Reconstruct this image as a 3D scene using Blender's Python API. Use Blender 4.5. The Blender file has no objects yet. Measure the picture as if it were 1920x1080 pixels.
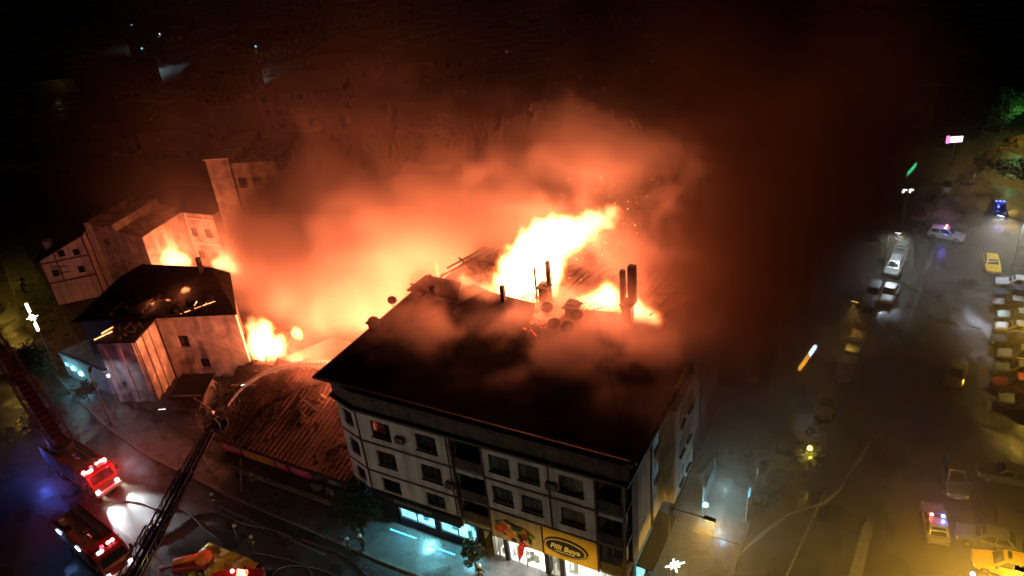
import bpy, bmesh, math, random
from mathutils import Vector, Matrix
R=math.radians
sc=bpy.context.scene
# ---------------- camera, world, moon, exposure ----------------
cam_d=bpy.data.cameras.new('camera'); cam=bpy.data.objects.new('camera',cam_d)
sc.collection.objects.link(cam); sc.camera=cam
cam_d.sensor_width=36; cam_d.lens=1456.64/1920*36; cam_d.clip_end=3000; cam_d.clip_start=.5
def set_cam(pi,ro,ya,loc):
    fw=Vector((-math.sin(ya)*math.cos(pi),math.cos(ya)*math.cos(pi),-math.sin(pi)))
    rt=Vector((math.cos(ya),math.sin(ya),0)); up=rt.cross(fw)
    r2=rt*math.cos(ro)+up*math.sin(ro); u2=-rt*math.sin(ro)+up*math.cos(ro)
    m=Matrix((r2,u2,-fw)).transposed().to_4x4(); m.translation=loc; cam.matrix_world=m
set_cam(R(29.173),R(-5.9),R(30.321),(35.292,-34.766,48.955))
w=bpy.data.worlds.new('World'); sc.world=w; w.use_nodes=True
nt=w.node_tree; bg=nt.nodes['Background']; sky=nt.nodes.new('ShaderNodeTexSky'); sky.sky_type='NISHITA'; sky.sun_disc=False
sky.sun_elevation=R(2); sky.sun_rotation=R(140); nt.links.new(sky.outputs[0],bg.inputs[0]); bg.inputs[1].default_value=.0012
sc.view_settings.view_transform='Standard'; sc.view_settings.look='None'; sc.view_settings.exposure=0
cy=sc.cycles; cy.use_denoising=True; cy.denoiser='OPENIMAGEDENOISE'
cy.volume_bounces=1; cy.max_bounces=6; cy.diffuse_bounces=2; cy.glossy_bounces=2; cy.transparent_max_bounces=12
cy.use_light_tree=True; cy.use_adaptive_sampling=True; cy.adaptive_threshold=.08; cy.adaptive_min_samples=12; cy.sample_clamp_indirect=6; cy.sample_clamp_direct=0
# ---------------- geometry-node field builder ----------------
class Fx:
    def __init__(s,t,o): s.t=t; s.o=o
    def m(s,op,*a):
        n=s.t.nodes.new('ShaderNodeMath'); n.operation=op
        for i,v in enumerate((s,)+a):
            if isinstance(v,Fx): s.t.links.new(v.o,n.inputs[i])
            else: n.inputs[i].default_value=v
        return Fx(s.t,n.outputs[0])
    def __add__(s,b): return s.m('ADD',b)
    __radd__=__add__
    def __sub__(s,b): return s.m('SUBTRACT',b)
    def __mul__(s,b): return s.m('MULTIPLY',b)
    __rmul__=__mul__
    def __truediv__(s,b): return s.m('DIVIDE',b)
    def mx(s,b): return s.m('MAXIMUM',b)
    def mn(s,b): return s.m('MINIMUM',b)
    def ss(s,a,b):
        n=s.t.nodes.new('ShaderNodeMapRange'); n.interpolation_type='SMOOTHSTEP'
        s.t.links.new(s.o,n.inputs[0]); n.inputs[1].default_value=a; n.inputs[2].default_value=b
        return Fx(s.t,n.outputs[0])
def fog(name,mn,mx,voxel,fieldfn,mat):
    t=bpy.data.node_groups.new(name+'_field','GeometryNodeTree')
    t.interface.new_socket('Geometry',in_out='INPUT',socket_type='NodeSocketGeometry')
    t.interface.new_socket('Geometry',in_out='OUTPUT',socket_type='NodeSocketGeometry')
    out=t.nodes.new('NodeGroupOutput'); vc=t.nodes.new('GeometryNodeVolumeCube')
    vc.inputs['Min'].default_value=mn; vc.inputs['Max'].default_value=mx
    for a,i in zip('XYZ',range(3)): vc.inputs['Resolution '+a].default_value=max(4,int((mx[i]-mn[i])/voxel))
    pos=t.nodes.new('GeometryNodeInputPosition'); sp=t.nodes.new('ShaderNodeSeparateXYZ'); t.links.new(pos.outputs[0],sp.inputs[0])
    P=[Fx(t,sp.outputs[i]) for i in range(3)]
    def noise(scale,detail=4,off=(0,0,0),stretch=(1,1,1),rough=.55,dist=0,warp=None):
        v=t.nodes.new('ShaderNodeVectorMath'); v.operation='MULTIPLY_ADD'
        if warp is not None:
            a=t.nodes.new('ShaderNodeVectorMath'); a.operation='ADD'; t.links.new(pos.outputs[0],a.inputs[0]); t.links.new(warp,a.inputs[1]); t.links.new(a.outputs[0],v.inputs[0])
        else: t.links.new(pos.outputs[0],v.inputs[0])
        v.inputs[1].default_value=stretch; v.inputs[2].default_value=off
        n=t.nodes.new('ShaderNodeTexNoise'); t.links.new(v.outputs[0],n.inputs['Vector'])
        n.inputs['Scale'].default_value=scale; n.inputs['Detail'].default_value=detail; n.inputs['Roughness'].default_value=rough; n.inputs['Distortion'].default_value=dist
        return Fx(t,n.outputs[0]),n.outputs[1]
    def warpvec(scale,amp,off=(0,0,0)):
        _,c=noise(scale,2,off)
        v=t.nodes.new('ShaderNodeVectorMath'); v.operation='MULTIPLY_ADD'; t.links.new(c,v.inputs[0]); v.inputs[1].default_value=(amp,)*3; v.inputs[2].default_value=(-amp/2,)*3
        return v.outputs[0]
    def blob(c,r,a=1.,lean=0.):   # gaussian ellipsoid, leaning downwind with height
        s=None
        for i in range(3):
            d=((P[i]-P[2]*lean) if (lean and i==0) else P[i])-(c[i]-(lean*c[2] if i==0 else 0)); d=d/r[i]; d=d*d; s=d if s is None else s+d
        return (s*-1.).m('EXPONENT')*a
    d=fieldfn(P,noise,blob,warpvec)
    d=d+1e-6; t.links.new(d.o,vc.inputs['Density'])
    sm=t.nodes.new('GeometryNodeSetMaterial'); sm.inputs['Material'].default_value=mat
    t.links.new(vc.outputs[0],sm.inputs[0]); t.links.new(sm.outputs[0],out.inputs[0])
    vd=bpy.data.volumes.new(name); vd.render.clipping=0.; o=bpy.data.objects.new(name,vd); sc.collection.objects.link(o); vd.materials.append(mat)
    md=o.modifiers.new('field','NODES'); md.node_group=t
    return o
# ---------------- materials ----------------
def nmat(name,col,rough=.7,var=.25,scale=2.,metal=0.,bump=0.,bscale=30.,rvar=0.,spec=.5,coat=0.,col2=None,detail=5,dist=0.):
    m=bpy.data.materials.new(name); m.use_nodes=True; t=m.node_tree; b=t.nodes['Principled BSDF']
    tc=t.nodes.new('ShaderNodeTexCoord'); n=t.nodes.new('ShaderNodeTexNoise'); t.links.new(tc.outputs['Object'],n.inputs['Vector'])
    n.inputs['Scale'].default_value=scale; n.inputs['Detail'].default_value=detail; n.inputs['Distortion'].default_value=dist
    r=t.nodes.new('ShaderNodeValToRGB'); e=r.color_ramp.elements; e[0].position=.3; e[1].position=.7
    e[0].color=(*[c*(1-var) for c in col],1); e[1].color=(*(col2 or [min(1,c*(1+var)) for c in col]),1)
    t.links.new(n.outputs[0],r.inputs[0]); t.links.new(r.outputs[0],b.inputs['Base Color'])
    b.inputs['Roughness'].default_value=rough; b.inputs['Metallic'].default_value=metal; b.inputs['Specular IOR Level'].default_value=spec
    b.inputs['Coat Weight'].default_value=coat; b.inputs['Coat Roughness'].default_value=.08
    if rvar:
        n2=t.nodes.new('ShaderNodeTexNoise'); t.links.new(tc.outputs['Object'],n2.inputs['Vector']); n2.inputs['Scale'].default_value=scale*.35; n2.inputs['Detail'].default_value=6
        q=t.nodes.new('ShaderNodeMapRange'); q.inputs[1].default_value=.38; q.inputs[2].default_value=.62; q.inputs[3].default_value=max(.04,rough-rvar); q.inputs[4].default_value=min(1,rough+rvar)
        t.links.new(n2.outputs[0],q.inputs[0]); t.links.new(q.outputs[0],b.inputs['Roughness'])
    if bump:
        n3=t.nodes.new('ShaderNodeTexNoise'); t.links.new(tc.outputs['Object'],n3.inputs['Vector']); n3.inputs['Scale'].default_value=bscale; n3.inputs['Detail'].default_value=4
        bp=t.nodes.new('ShaderNodeBump'); bp.inputs['Strength'].default_value=bump; bp.inputs['Distance'].default_value=.05
        t.links.new(n3.outputs[0],bp.inputs['Height']); t.links.new(bp.outputs[0],b.inputs['Normal'])
    return m
def emat(name,col,s,var=0,scale=4.):
    m=bpy.data.materials.new(name); m.use_nodes=True; t=m.node_tree; b=t.nodes['Principled BSDF']
    b.inputs['Base Color'].default_value=(*[min(.9,c) for c in col],1); b.inputs['Emission Color'].default_value=(*col,1); b.inputs['Emission Strength'].default_value=s
    if var:
        tc=t.nodes.new('ShaderNodeTexCoord'); n=t.nodes.new('ShaderNodeTexNoise'); t.links.new(tc.outputs['Object'],n.inputs['Vector']); n.inputs['Scale'].default_value=scale; n.inputs['Detail'].default_value=5
        q=t.nodes.new('ShaderNodeMapRange'); q.inputs[1].default_value=.45; q.inputs[2].default_value=.7; q.inputs[3].default_value=s*(1-var); q.inputs[4].default_value=s
        t.links.new(n.outputs[0],q.inputs[0]); t.links.new(q.outputs[0],b.inputs['Emission Strength'])
    return m
def glassmat(name,tint=(.8,.85,.85),tr=.75):
    m=bpy.data.materials.new(name); m.use_nodes=True; t=m.node_tree; t.nodes.clear()
    o=t.nodes.new('ShaderNodeOutputMaterial'); mx=t.nodes.new('ShaderNodeMixShader'); a=t.nodes.new('ShaderNodeBsdfTransparent'); g=t.nodes.new('ShaderNodeBsdfGlossy')
    a.inputs[0].default_value=(*tint,1); g.inputs['Roughness'].default_value=.05; g.inputs[0].default_value=(.8,.8,.8,1); mx.inputs[0].default_value=1-tr
    t.links.new(a.outputs[0],mx.inputs[1]); t.links.new(g.outputs[0],mx.inputs[2]); t.links.new(mx.outputs[0],o.inputs[0]); return m
M={}
M['asphalt']=nmat('asphalt',(.042,.04,.037),.42,.45,.6,bump=.25,bscale=18,rvar=.25)
M['paving']=nmat('paving',(.16,.155,.15),.38,.3,1.2,bump=.15,bscale=25,rvar=.22)
M['slab']=nmat('paving_slab',(.2,.195,.19),.35,.25,1.5,bump=.1,bscale=25,rvar=.2)
M['kerb']=nmat('kerb_stone',(.13,.125,.12),.7,.3,3,bump=.2)
M['paint_line']=nmat('road_paint',(.22,.21,.18),.6,.35,4)
M['soil']=nmat('soil',(.035,.03,.024),.95,.4,1.5,bump=.4)
M['plaster']=nmat('plaster',(.62,.59,.56),.85,.2,.45,bump=.12,bscale=40)
M['plaster_cream']=nmat('plaster_cream',(.45,.4,.31),.85,.1,.8,bump=.12,bscale=40)
M['plaster_old']=nmat('plaster_old',(.42,.37,.33),.9,.45,.55,bump=.4,bscale=15,dist=1.2)
M['plaster_lilac']=nmat('plaster_pale',(.5,.47,.5),.9,.18,.6,bump=.2,bscale=20)
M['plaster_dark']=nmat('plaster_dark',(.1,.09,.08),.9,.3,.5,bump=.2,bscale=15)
M['brown']=nmat('brown_trim',(.07,.04,.028),.6,.3,5)
M['brown2']=nmat('brown_fascia',(.1,.065,.05),.75,.35,1.2,bump=.15)
M['frame']=nmat('window_frame',(.07,.045,.03),.5,.2,6)
M['frame_w']=nmat('white_frame',(.6,.6,.58),.5,.1,6)
M['glass']=glassmat('window_glass',(.55,.58,.58),.8)
M['glass_shop']=glassmat('shop_glass',(.92,.95,.95),.92)
M['darkglass']=nmat('dark_glass',(.012,.014,.016),.08,.1,3,spec=.8)
M['curtain']=nmat('curtain',(.6,.57,.5),.9,.15,8)
M['dark']=nmat('interior_dark',(.03,.028,.026),.9,.2,2)
M['rooftile']=nmat('roof_sheet',(.012,.009,.008),.9,.45,.9,bump=.5,bscale=9,spec=.08)
M['char']=nmat('charred_wood',(.012,.01,.009),.95,.5,3,bump=.6,bscale=12)
M['tile']=nmat('clay_tile',(.04,.02,.016),.8,.65,.7,bump=.3,bscale=20)
M['metal']=nmat('galvanised_metal',(.3,.3,.3),.4,.2,4,metal=.8)
M['pole']=nmat('pole_paint',(.12,.12,.12),.45,.2,4,metal=.3)
M['rail']=nmat('railing',(.03,.025,.02),.5,.2,6)
M['rubber']=nmat('rubber',(.015,.015,.015),.85,.2,6)
M['rim']=nmat('wheel_rim',(.35,.35,.36),.35,.15,6,metal=.9)
M['red']=nmat('fire_truck_red',(.19,.012,.011),.35,.12,2,coat=.5)
M['boom']=nmat('boom_paint',(.022,.016,.028),.45,.25,2)
M['boom_red']=nmat('boom_red',(.025,.006,.015),.4,.3,2)
M['chk']=nmat('chequer_plate',(.22,.15,.09),.5,.3,5,metal=.4,bump=.3,bscale=60)
M['black']=nmat('black_plastic',(.015,.015,.016),.45,.2,6)
M['board']=nmat('black_sign_board',(.02,.02,.022),.4,.2,3)
M['white']=nmat('white_paint',(.7,.7,.68),.5,.08,4)
M['yellow']=nmat('taxi_yellow',(.7,.42,.015),.28,.06,3,coat=.6)
M['foliage']=nmat('foliage',(.03,.04,.016),.7,.5,1.5)
M['foliage2']=nmat('foliage_bright',(.06,.14,.035),.65,.5,1.5)
M['bark']=nmat('bark',(.07,.05,.035),.95,.4,6,bump=.5)
M['rubble']=nmat('rubble',(.1,.075,.06),.95,.6,1.5,bump=.8,bscale=6)
M['concrete']=nmat('concrete',(.26,.24,.22),.9,.25,.8,bump=.2)
M['uniform']=nmat('uniform',(.04,.04,.05),.85,.3,8)
M['skin']=nmat('skin',(.5,.32,.24),.6,.1,8)
M['helmet']=nmat('helmet',(.65,.6,.45),.35,.1,6,coat=.4)
M['hivis']=nmat('hivis',(.6,.55,.1),.7,.15,6)
M['orange_plastic']=nmat('orange_cover',(.6,.13,.02),.5,.2,3)
M['yellow_sheet']=nmat('yellow_sheet',(.55,.4,.03),.6,.25,2)
M['hose']=nmat('hose_canvas',(.09,.085,.075),.8,.25,6)
M['hose_red']=nmat('hose_red',(.1,.02,.015),.8,.25,6)
M['flag_red']=nmat('flag_red',(.55,.01,.015),.8,.08,4)
M['e_white']=emat('cool_white_lamp',(.85,.95,1),14)
M['e_tube']=emat('shop_tube',(.35,.92,1),22)
M['e_tubew']=emat('shop_tube_white',(1,.97,.9),16)
M['e_cyan']=emat('cyan_lamp',(.12,.75,.9),5)
M['e_cyan2']=emat('cyan_glow',(.25,.85,1),9)
M['e_sodium']=emat('sodium_lamp',(1,.62,.12),12)
M['e_red']=emat('red_beacon',(1,.02,.04),14)
M['e_redhot']=emat('red_beacon_hot',(1,.3,.3),16)
M['e_blue']=emat('blue_beacon',(.05,.12,1),12)
M['e_bluew']=emat('blue_white_lamp',(.45,.7,1),14)
M['e_star']=emat('star_light',(1,.97,.85),7)
M['e_pink']=emat('pink_sign',(1,.25,.6),3)
M['e_pinkw']=emat('pink_white_sign',(1,.8,.95),4)
M['e_green']=emat('green_sign',(.05,.9,.35),2.2)
M['e_orange']=emat('orange_sign',(1,.45,.03),4)
M['e_blues']=emat('blue_sign',(.25,.45,1),3)
M['e_ember']=emat('ember',(1,.09,.035),2.6,.97,6.)
M['e_emberhot']=emat('ember_hot',(1,.34,.12),7,.7,3.)
M['e_winy']=emat('warm_window',(.75,.5,.06),.18,.6,.5)
M['e_winc']=emat('cool_window',(.3,.75,.85),1.6,.5,2.)
M['e_winb']=emat('blue_reflecting_window',(.25,.5,.6),.25,.7,2.)  # emission put into the panes in place of a blue reflection
def streak(m,amt=.45,sc=(1.6,1.6,.12)):
    t=m.node_tree; b=t.nodes['Principled BSDF']; src=b.inputs['Base Color'].links[0].from_socket; tc=[n for n in t.nodes if n.type=='TEX_COORD'][0]
    mp=t.nodes.new('ShaderNodeMapping'); mp.inputs['Scale'].default_value=sc; t.links.new(tc.outputs['Object'],mp.inputs[0]); n=t.nodes.new('ShaderNodeTexNoise'); n.inputs['Scale'].default_value=1.; n.inputs['Detail'].default_value=5; t.links.new(mp.outputs[0],n.inputs['Vector'])
    r=t.nodes.new('ShaderNodeMapRange'); r.inputs[1].default_value=.42; r.inputs[2].default_value=.68; r.inputs[3].default_value=1.; r.inputs[4].default_value=1-amt; t.links.new(n.outputs[0],r.inputs[0])
    x=t.nodes.new('ShaderNodeMix'); x.data_type='RGBA'; x.blend_type='MULTIPLY'; x.inputs[0].default_value=1.; t.links.new(src,x.inputs[6]); t.links.new(r.outputs[0],x.inputs[7]); t.links.new(x.outputs[2],b.inputs['Base Color'])
streak(M['plaster'],.35); streak(M['plaster_cream'],.35); streak(M['plaster_old'],.55,(.8,.8,.15)); streak(M['brown2'],.5); streak(M['plaster_lilac'],.4)
def courses(m,per=.34,st=.5):
    t=m.node_tree; b=t.nodes['Principled BSDF']; tc=[n for n in t.nodes if n.type=='TEX_COORD'][0]; w_=t.nodes.new('ShaderNodeTexWave'); w_.bands_direction='Y'; w_.wave_profile='SAW'; w_.inputs['Scale'].default_value=1/per*.314; w_.inputs['Distortion'].default_value=.6; w_.inputs['Detail Scale'].default_value=3.; t.links.new(tc.outputs['Object'],w_.inputs['Vector'])
    bp=t.nodes.new('ShaderNodeBump'); bp.inputs['Strength'].default_value=st; bp.inputs['Distance'].default_value=.06; t.links.new(w_.outputs['Fac'],bp.inputs['Height'])
    old=b.inputs['Normal'].links[0].from_socket; t.links.new(old,bp.inputs['Normal']); t.links.new(bp.outputs[0],b.inputs['Normal'])
courses(M['rooftile'])
def paint(name,c,metal=.3): 
    if name not in M: M[name]=nmat(name,c,.3,.08,2,metal=metal,coat=.5)
    return M[name]
for n_,c_ in dict(silver=(.4,.41,.42),white_car=(.65,.66,.66),grey=(.16,.165,.17),navy=(.02,.03,.08),black_car=(.015,.015,.017),red_car=(.3,.02,.02),beige=(.36,.32,.25),green_car=(.03,.08,.05),brown_car=(.12,.07,.04)).items(): paint('car_'+n_,c_)
# ---------------- mesh builder and naming helpers ----------------
class MB:
    def __init__(s,mtx=None): s.v=[]; s.f=[]; s.mi=[]; s.cur=0; s.M=mtx
    def add(s,vs,fs):
        o=len(s.v); s.v+=[ (s.M@Vector(v)) if s.M else Vector(v) for v in vs]; s.f+=[tuple(i+o for i in f) for f in fs]; s.mi+=[s.cur]*len(fs); return s
    def bx(s,a,b):
        (x0,y0,z0),(x1,y1,z1)=a,b
        return s.add([(x0,y0,z0),(x1,y0,z0),(x1,y1,z0),(x0,y1,z0),(x0,y0,z1),(x1,y0,z1),(x1,y1,z1),(x0,y1,z1)],[(3,2,1,0),(4,5,6,7),(0,1,5,4),(1,2,6,5),(2,3,7,6),(3,0,4,7)])
    def cb(s,c,d): return s.bx([c[i]-d[i]/2 for i in range(3)],[c[i]+d[i]/2 for i in range(3)])
    def bevbox(s,a,b,r):
        (x0,y0,z0),(x1,y1,z1)=a,b
        def ring(z,k): return [(x0+r+k,y0+k,z),(x1-r-k,y0+k,z),(x1-k,y0+r+k,z),(x1-k,y1-r-k,z),(x1-r-k,y1-k,z),(x0+r+k,y1-k,z),(x0+k,y1-r-k,z),(x0+k,y0+r+k,z)]
        vs=ring(z0,0)+ring(z1-r,0)+ring(z1,r*.7); fs=[tuple(range(7,-1,-1)),tuple(range(16,24))]
        for l in (0,8):
            for i in range(8): fs.append((l+i,l+(i+1)%8,l+8+(i+1)%8,l+8+i))
        return s.add(vs,fs)
    def prism(s,poly,z0,z1):
        n=len(poly)
        if sum(poly[i][0]*poly[(i+1)%n][1]-poly[(i+1)%n][0]*poly[i][1] for i in range(n))<0: poly=poly[::-1]
        return s.add([(x,y,z0) for x,y in poly]+[(x,y,z1) for x,y in poly],[tuple(range(n-1,-1,-1)),tuple(range(n,2*n))]+[(i,(i+1)%n,n+(i+1)%n,n+i) for i in range(n)])
    def xprism(s,prof,x0,x1): # profile in (y,z), extruded along x
        n=len(prof)
        return s.add([(x0,y,z) for y,z in prof]+[(x1,y,z) for y,z in prof],[tuple(range(n-1,-1,-1)),tuple(range(n,2*n))]+[(i,(i+1)%n,n+(i+1)%n,n+i) for i in range(n)])
    def yprism(s,prof,y0,y1): # profile in (x,z), extruded along y
        n=len(prof)
        return s.add([(x,y0,z) for x,z in prof]+[(x,y1,z) for x,z in prof],[tuple(range(n)),tuple(range(2*n-1,n-1,-1))]+[(n+i,n+(i+1)%n,(i+1)%n,i) for i in range(n)])
    def tube(s,p,q,r0,r1=None,n=8):
        r1=r0 if r1 is None else r1; p=Vector(p); q=Vector(q); d=(q-p).normalized()
        a=d.orthogonal().normalized(); b=d.cross(a); vs=[]
        for c,r in ((p,r0),(q,r1)):
            for i in range(n): t=2*math.pi*i/n; vs.append(c+a*r*math.cos(t)+b*r*math.sin(t))
        return s.add(vs,[tuple(range(n-1,-1,-1)),tuple(range(n,2*n))]+[(i,(i+1)%n,n+(i+1)%n,n+i) for i in range(n)])
    def pipe(s,pts,r,n=6):
        for a,b in zip(pts[:-1],pts[1:]): s.tube(a,b,r,r,n)
        return s
    def bar(s,p,q,w,h):
        p=Vector(p); q=Vector(q); d=(q-p).normalized(); sd=d.cross(Vector((0,0,1)))
        if sd.length<.01: sd=Vector((1,0,0))
        sd.normalize(); up=sd.cross(d)
        vs=[c+sd*a*w/2+up*b*h/2 for c in (p,q) for a,b in ((-1,-1),(1,-1),(1,1),(-1,1))]
        return s.add(vs,[(3,2,1,0),(4,5,6,7),(0,1,5,4),(1,2,6,5),(2,3,7,6),(3,0,4,7)])
    def dome(s,c,r,h,n=12,k=4,flip=False):
        vs=[];fs=[]
        for j in range(k+1):
            t=math.pi/2*j/k
            for i in range(n): a=2*math.pi*i/n; vs.append((c[0]+r*math.cos(t)*math.cos(a),c[1]+r*math.cos(t)*math.sin(a),c[2]+h*math.sin(t)))
        for j in range(k):
            for i in range(n): fs.append((j*n+i,j*n+(i+1)%n,(j+1)*n+(i+1)%n,(j+1)*n+i))
        return s.add(vs,fs)
    def mesh(s,name):
        me=bpy.data.meshes.new(name); me.from_pydata([tuple(v) for v in s.v],[],s.f); return me
    def build(s,name,mat,parent=None,smooth=False,mats=None,loc=None):
        me=s.mesh(name)
        for m_ in (mats or [mat]): me.materials.append(M[m_] if isinstance(m_,str) else m_)
        if mats: me.polygons.foreach_set('material_index',s.mi)
        if smooth: me.polygons.foreach_set('use_smooth',[True]*len(me.polygons))
        bm=bmesh.new(); bm.from_mesh(me); bmesh.ops.recalc_face_normals(bm,faces=bm.faces); bm.to_mesh(me); bm.free()
        return link(name,me,parent,loc)
def link(name,data,parent=None,loc=None):
    o=bpy.data.objects.new(name,data); sc.collection.objects.link(o)
    if parent: o.parent=parent
    if loc: o.location=loc
    return o
def tag(o,label=None,cat=None,group=None,kind=None):
    if label: o['label']=label
    if cat: o['category']=cat
    if group: o['group']=group
    if kind: o['kind']=kind
    return o
def thing(name,label,cat,loc=(0,0,0),rz=0,group=None):
    o=link(name,None,None,loc); o.rotation_euler=(0,0,rz); o.empty_display_size=.3
    return tag(o,label,cat,group)
def copy_tree(o,parent=None):
    c=o.copy(); sc.collection.objects.link(c)
    if parent: c.parent=parent
    for ch in list(o.children):
        copy_tree(ch,c)
    return c
def struct(mb,name,mat): return tag(mb.build(name,mat),kind='structure')
def light(name,loc,e,col,rad=.2,parent=None,typ='POINT',aim=None,angle=100,blend=.6):
    l=bpy.data.lights.new(name,typ); l.energy=e; l.color=col; l.shadow_soft_size=rad
    if typ=='SPOT': l.spot_size=R(angle); l.spot_blend=blend
    o=link(name,l,parent,loc)
    if aim is not None: o.rotation_euler=Vector(aim).to_track_quat('-Z','Y').to_euler()
    return o
def realise(o):
    dg=bpy.context.evaluated_depsgraph_get(); dg.update(); me=bpy.data.meshes.new_from_object(o.evaluated_get(dg)); n=link(o.name,me,o.parent); n.matrix_basis=o.matrix_basis
    for k in o.keys(): n[k]=o[k]
    nm=o.name; bpy.data.objects.remove(o); n.name=nm; return n
def circ(cx,cy,r,n=16,ry=None): return [(cx+r*math.cos(2*math.pi*i/n),cy+(ry or r)*math.sin(2*math.pi*i/n)) for i in range(n)]
def wallpanel(mb,x0,x1,z0,z1,ops,y0,y1):
    xs=sorted({x0,x1,*[o[0] for o in ops],*[o[2] for o in ops]}); zs=sorted({z0,z1,*[o[1] for o in ops],*[o[3] for o in ops]})
    xs=[x for x in xs if x0<=x<=x1]; zs=[z for z in zs if z0<=z<=z1]
    for a,b in zip(xs[:-1],xs[1:]):
        run=None
        for c,d in zip(zs[:-1],zs[1:]):
            cx,cz=(a+b)/2,(c+d)/2; hole=any(o[0]<cx<o[2] and o[1]<cz<o[3] for o in ops)
            if hole:
                if run: mb.bx((a,y0,run[0]),(b,y1,run[1])); run=None
            else: run=(run[0],d) if run else (c,d)
        if run: mb.bx((a,y0,run[0]),(b,y1,run[1]))
WC={}
def window(parent,x,z,w,h,y,nm=2,frame='frame',pane='glass',rz=0,curtain=0,sill=True,depth=.1,glow=None):
    """frame set in an opening; (x,z) lower left corner, y outer face of the wall; child panes, mullions, sill"""
    k=(round(w,2),round(h,2),nm,frame,pane,curtain,sill,glow)
    fw=.07
    if k not in WC:
        f=MB().bx((0,0,0),(w,.08,fw)).bx((0,0,h-fw),(w,.08,h)).bx((0,0,fw),(fw,.08,h-fw)).bx((w-fw,0,fw),(w,.08,h-fw)).mesh('window'); f.materials.append(M[frame])
        mu=MB().bx((-.025,.01,fw),(.025,.07,h-fw)).mesh('mullion'); mu.materials.append(M[frame])
        pw=(w-2*fw)/(nm+1); pa=MB().bx((.026,.03,fw),(pw-.026,.045,h-fw)).mesh('pane'); pa.materials.append(M[glow or pane])
        si=MB().bx((-.06,-.14,-.06),(w+.06,.0,0)).mesh('sill'); si.materials.append(M['kerb'])
        cu=MB()
        for i in range(6): cu.bx((.03+pw*.11*i,.2+.02*(i%2),fw),(.03+pw*.11*(i+1),.22+.02*(i%2),h-fw))
        cu=cu.mesh('curtain'); cu.materials.append(M['curtain'])
        WC[k]=(f,mu,pa,si,pw,cu)
    f,mu,pa,si,pw,cu=WC[k]
    o=link('window',f,parent,(x,y+depth,z))
    if rz: o.rotation_euler=(0,0,rz)
    for i in range(nm): link('mullion',mu,o,(fw+pw*(i+1),0,0))
    for i in range(nm+1): link('pane',pa,o,(fw+pw*i,0,0))
    if sill: link('sill',si,o,(0,-depth,0))
    for i in range(curtain): link('curtain',cu,o,(fw+pw*i+.03,0,0))
    return o
# ---------------- setting: ground, street, pavements ----------------
def brickmat(name,col,mort,sx,sy,rough=.4):
    m=nmat(name,col,rough,.25,1.5,rvar=.2,bump=.1,bscale=25); t=m.node_tree; b=t.nodes['Principled BSDF']
    br=t.nodes.new('ShaderNodeTexBrick'); tc=[n for n in t.nodes if n.type=='TEX_COORD'][0]; t.links.new(tc.outputs['Object'],br.inputs['Vector'])
    br.inputs['Scale'].default_value=1; br.inputs['Brick Width'].default_value=sx; br.inputs['Row Height'].default_value=sy; br.inputs['Mortar Size'].default_value=.012
    src=b.inputs['Base Color'].links[0].from_socket; t.links.new(src,br.inputs['Color1']); t.links.new(src,br.inputs['Color2']); br.inputs['Mortar'].default_value=(*mort,1); t.links.new(br.outputs[0],b.inputs['Base Color'])
    return m
M['pave']=brickmat('concrete_paver',(.1,.097,.095),(.035,.035,.033),.4,.4,.33)
N=60
gm=MB(); gm.add([(-1500,-600,0),(1200,-600,0),(1200,2200,0),(-1500,2200,0)],[(0,1,2,3)]); struct(gm,'ground','asphalt')
NK=[(-140,42),(-95,25),(-67,11.2),(-51,4.8),(-43.4,2.4),(-36.6,.6),(-28.9,-.9),(-16.7,-1.9),(-8.3,-2.2),(2,-2.6),(24.2,-2.6),(27.4,.6),(27.6,22),(27.2,38),(28.4,52),(30,72),(34.5,96),(40,120)]
mb=MB(); mb.prism(NK+[(26,120),(18,60),(18,4),(-2.6,4),(-2.6,.3),(-18,.3),(-28,2.2),(-36,3.6),(-43,6),(-51,9),(-66,16),(-140,48)],0.002,.13); struct(mb,'pavement','pave')
mb=MB()
for a,b in zip(NK[:-1],NK[1:]):
    L_=math.dist(a,b); n_=max(1,int(L_/2.4))
    for i in range(n_):
        p=[a[k]+(b[k]-a[k])*i/n_ for k in (0,1)]; q=[a[k]+(b[k]-a[k])*(i+.985)/n_ for k in (0,1)]
        mb.bar((*p,.075),(*q,.075),.24,.16)
tag(mb.build('kerb','kerb'),kind='structure')
mb=MB(); mb.prism([(-139,50),(-66,17),(-43,7),(-36,4.5),(-28,3),(-18.1,1),(-2.7,1.2),(-2.7,24.7),(17,25),(17,64),(24,110),(-120,150)],.003,.1); struct(mb,'block_ground','soil')
# taxi rank pavement on the far side of the side road
mb=MB(); mb.prism([(50.5,-5),(75,-5),(75,140),(54,140),(50.5,60)],.002,.13); struct(mb,'far_pavement','pave')
# road markings
mb=MB()
for p,q,w_ in [((31.0,7),(32.4,18),.12),((-22,-9.2),(-17,-9.4),.13),((-13,-9.5),(-8,-9.6),.13),((-4,-9.7),(1,-9.8),.13),((-17.5,-3.2),(-10,-3.6),.1),((-8.6,-3.7),(-3,-3.9),.1),((36,40),(37.5,56),.12),((38,62),(39.5,78),.12)]:
    d=Vector((q[0]-p[0],q[1]-p[1])).normalized(); s_=Vector((-d.y,d.x))*w_/2
    mb.add([(p[0]-s_.x,p[1]-s_.y,.005),(q[0]-s_.x,q[1]-s_.y,.005),(q[0]+s_.x,q[1]+s_.y,.005),(p[0]+s_.x,p[1]+s_.y,.005)],[(0,1,2,3)])
for i in range(9): 
    y=44+2.7*i*.97; mb.add([(43.6,y,.005),(50.3,y,.005),(50.3,y+.1,.005),(43.6,y+.1,.005)],[(0,1,2,3)])
struct(mb,'road_marking','paint_line')
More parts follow.
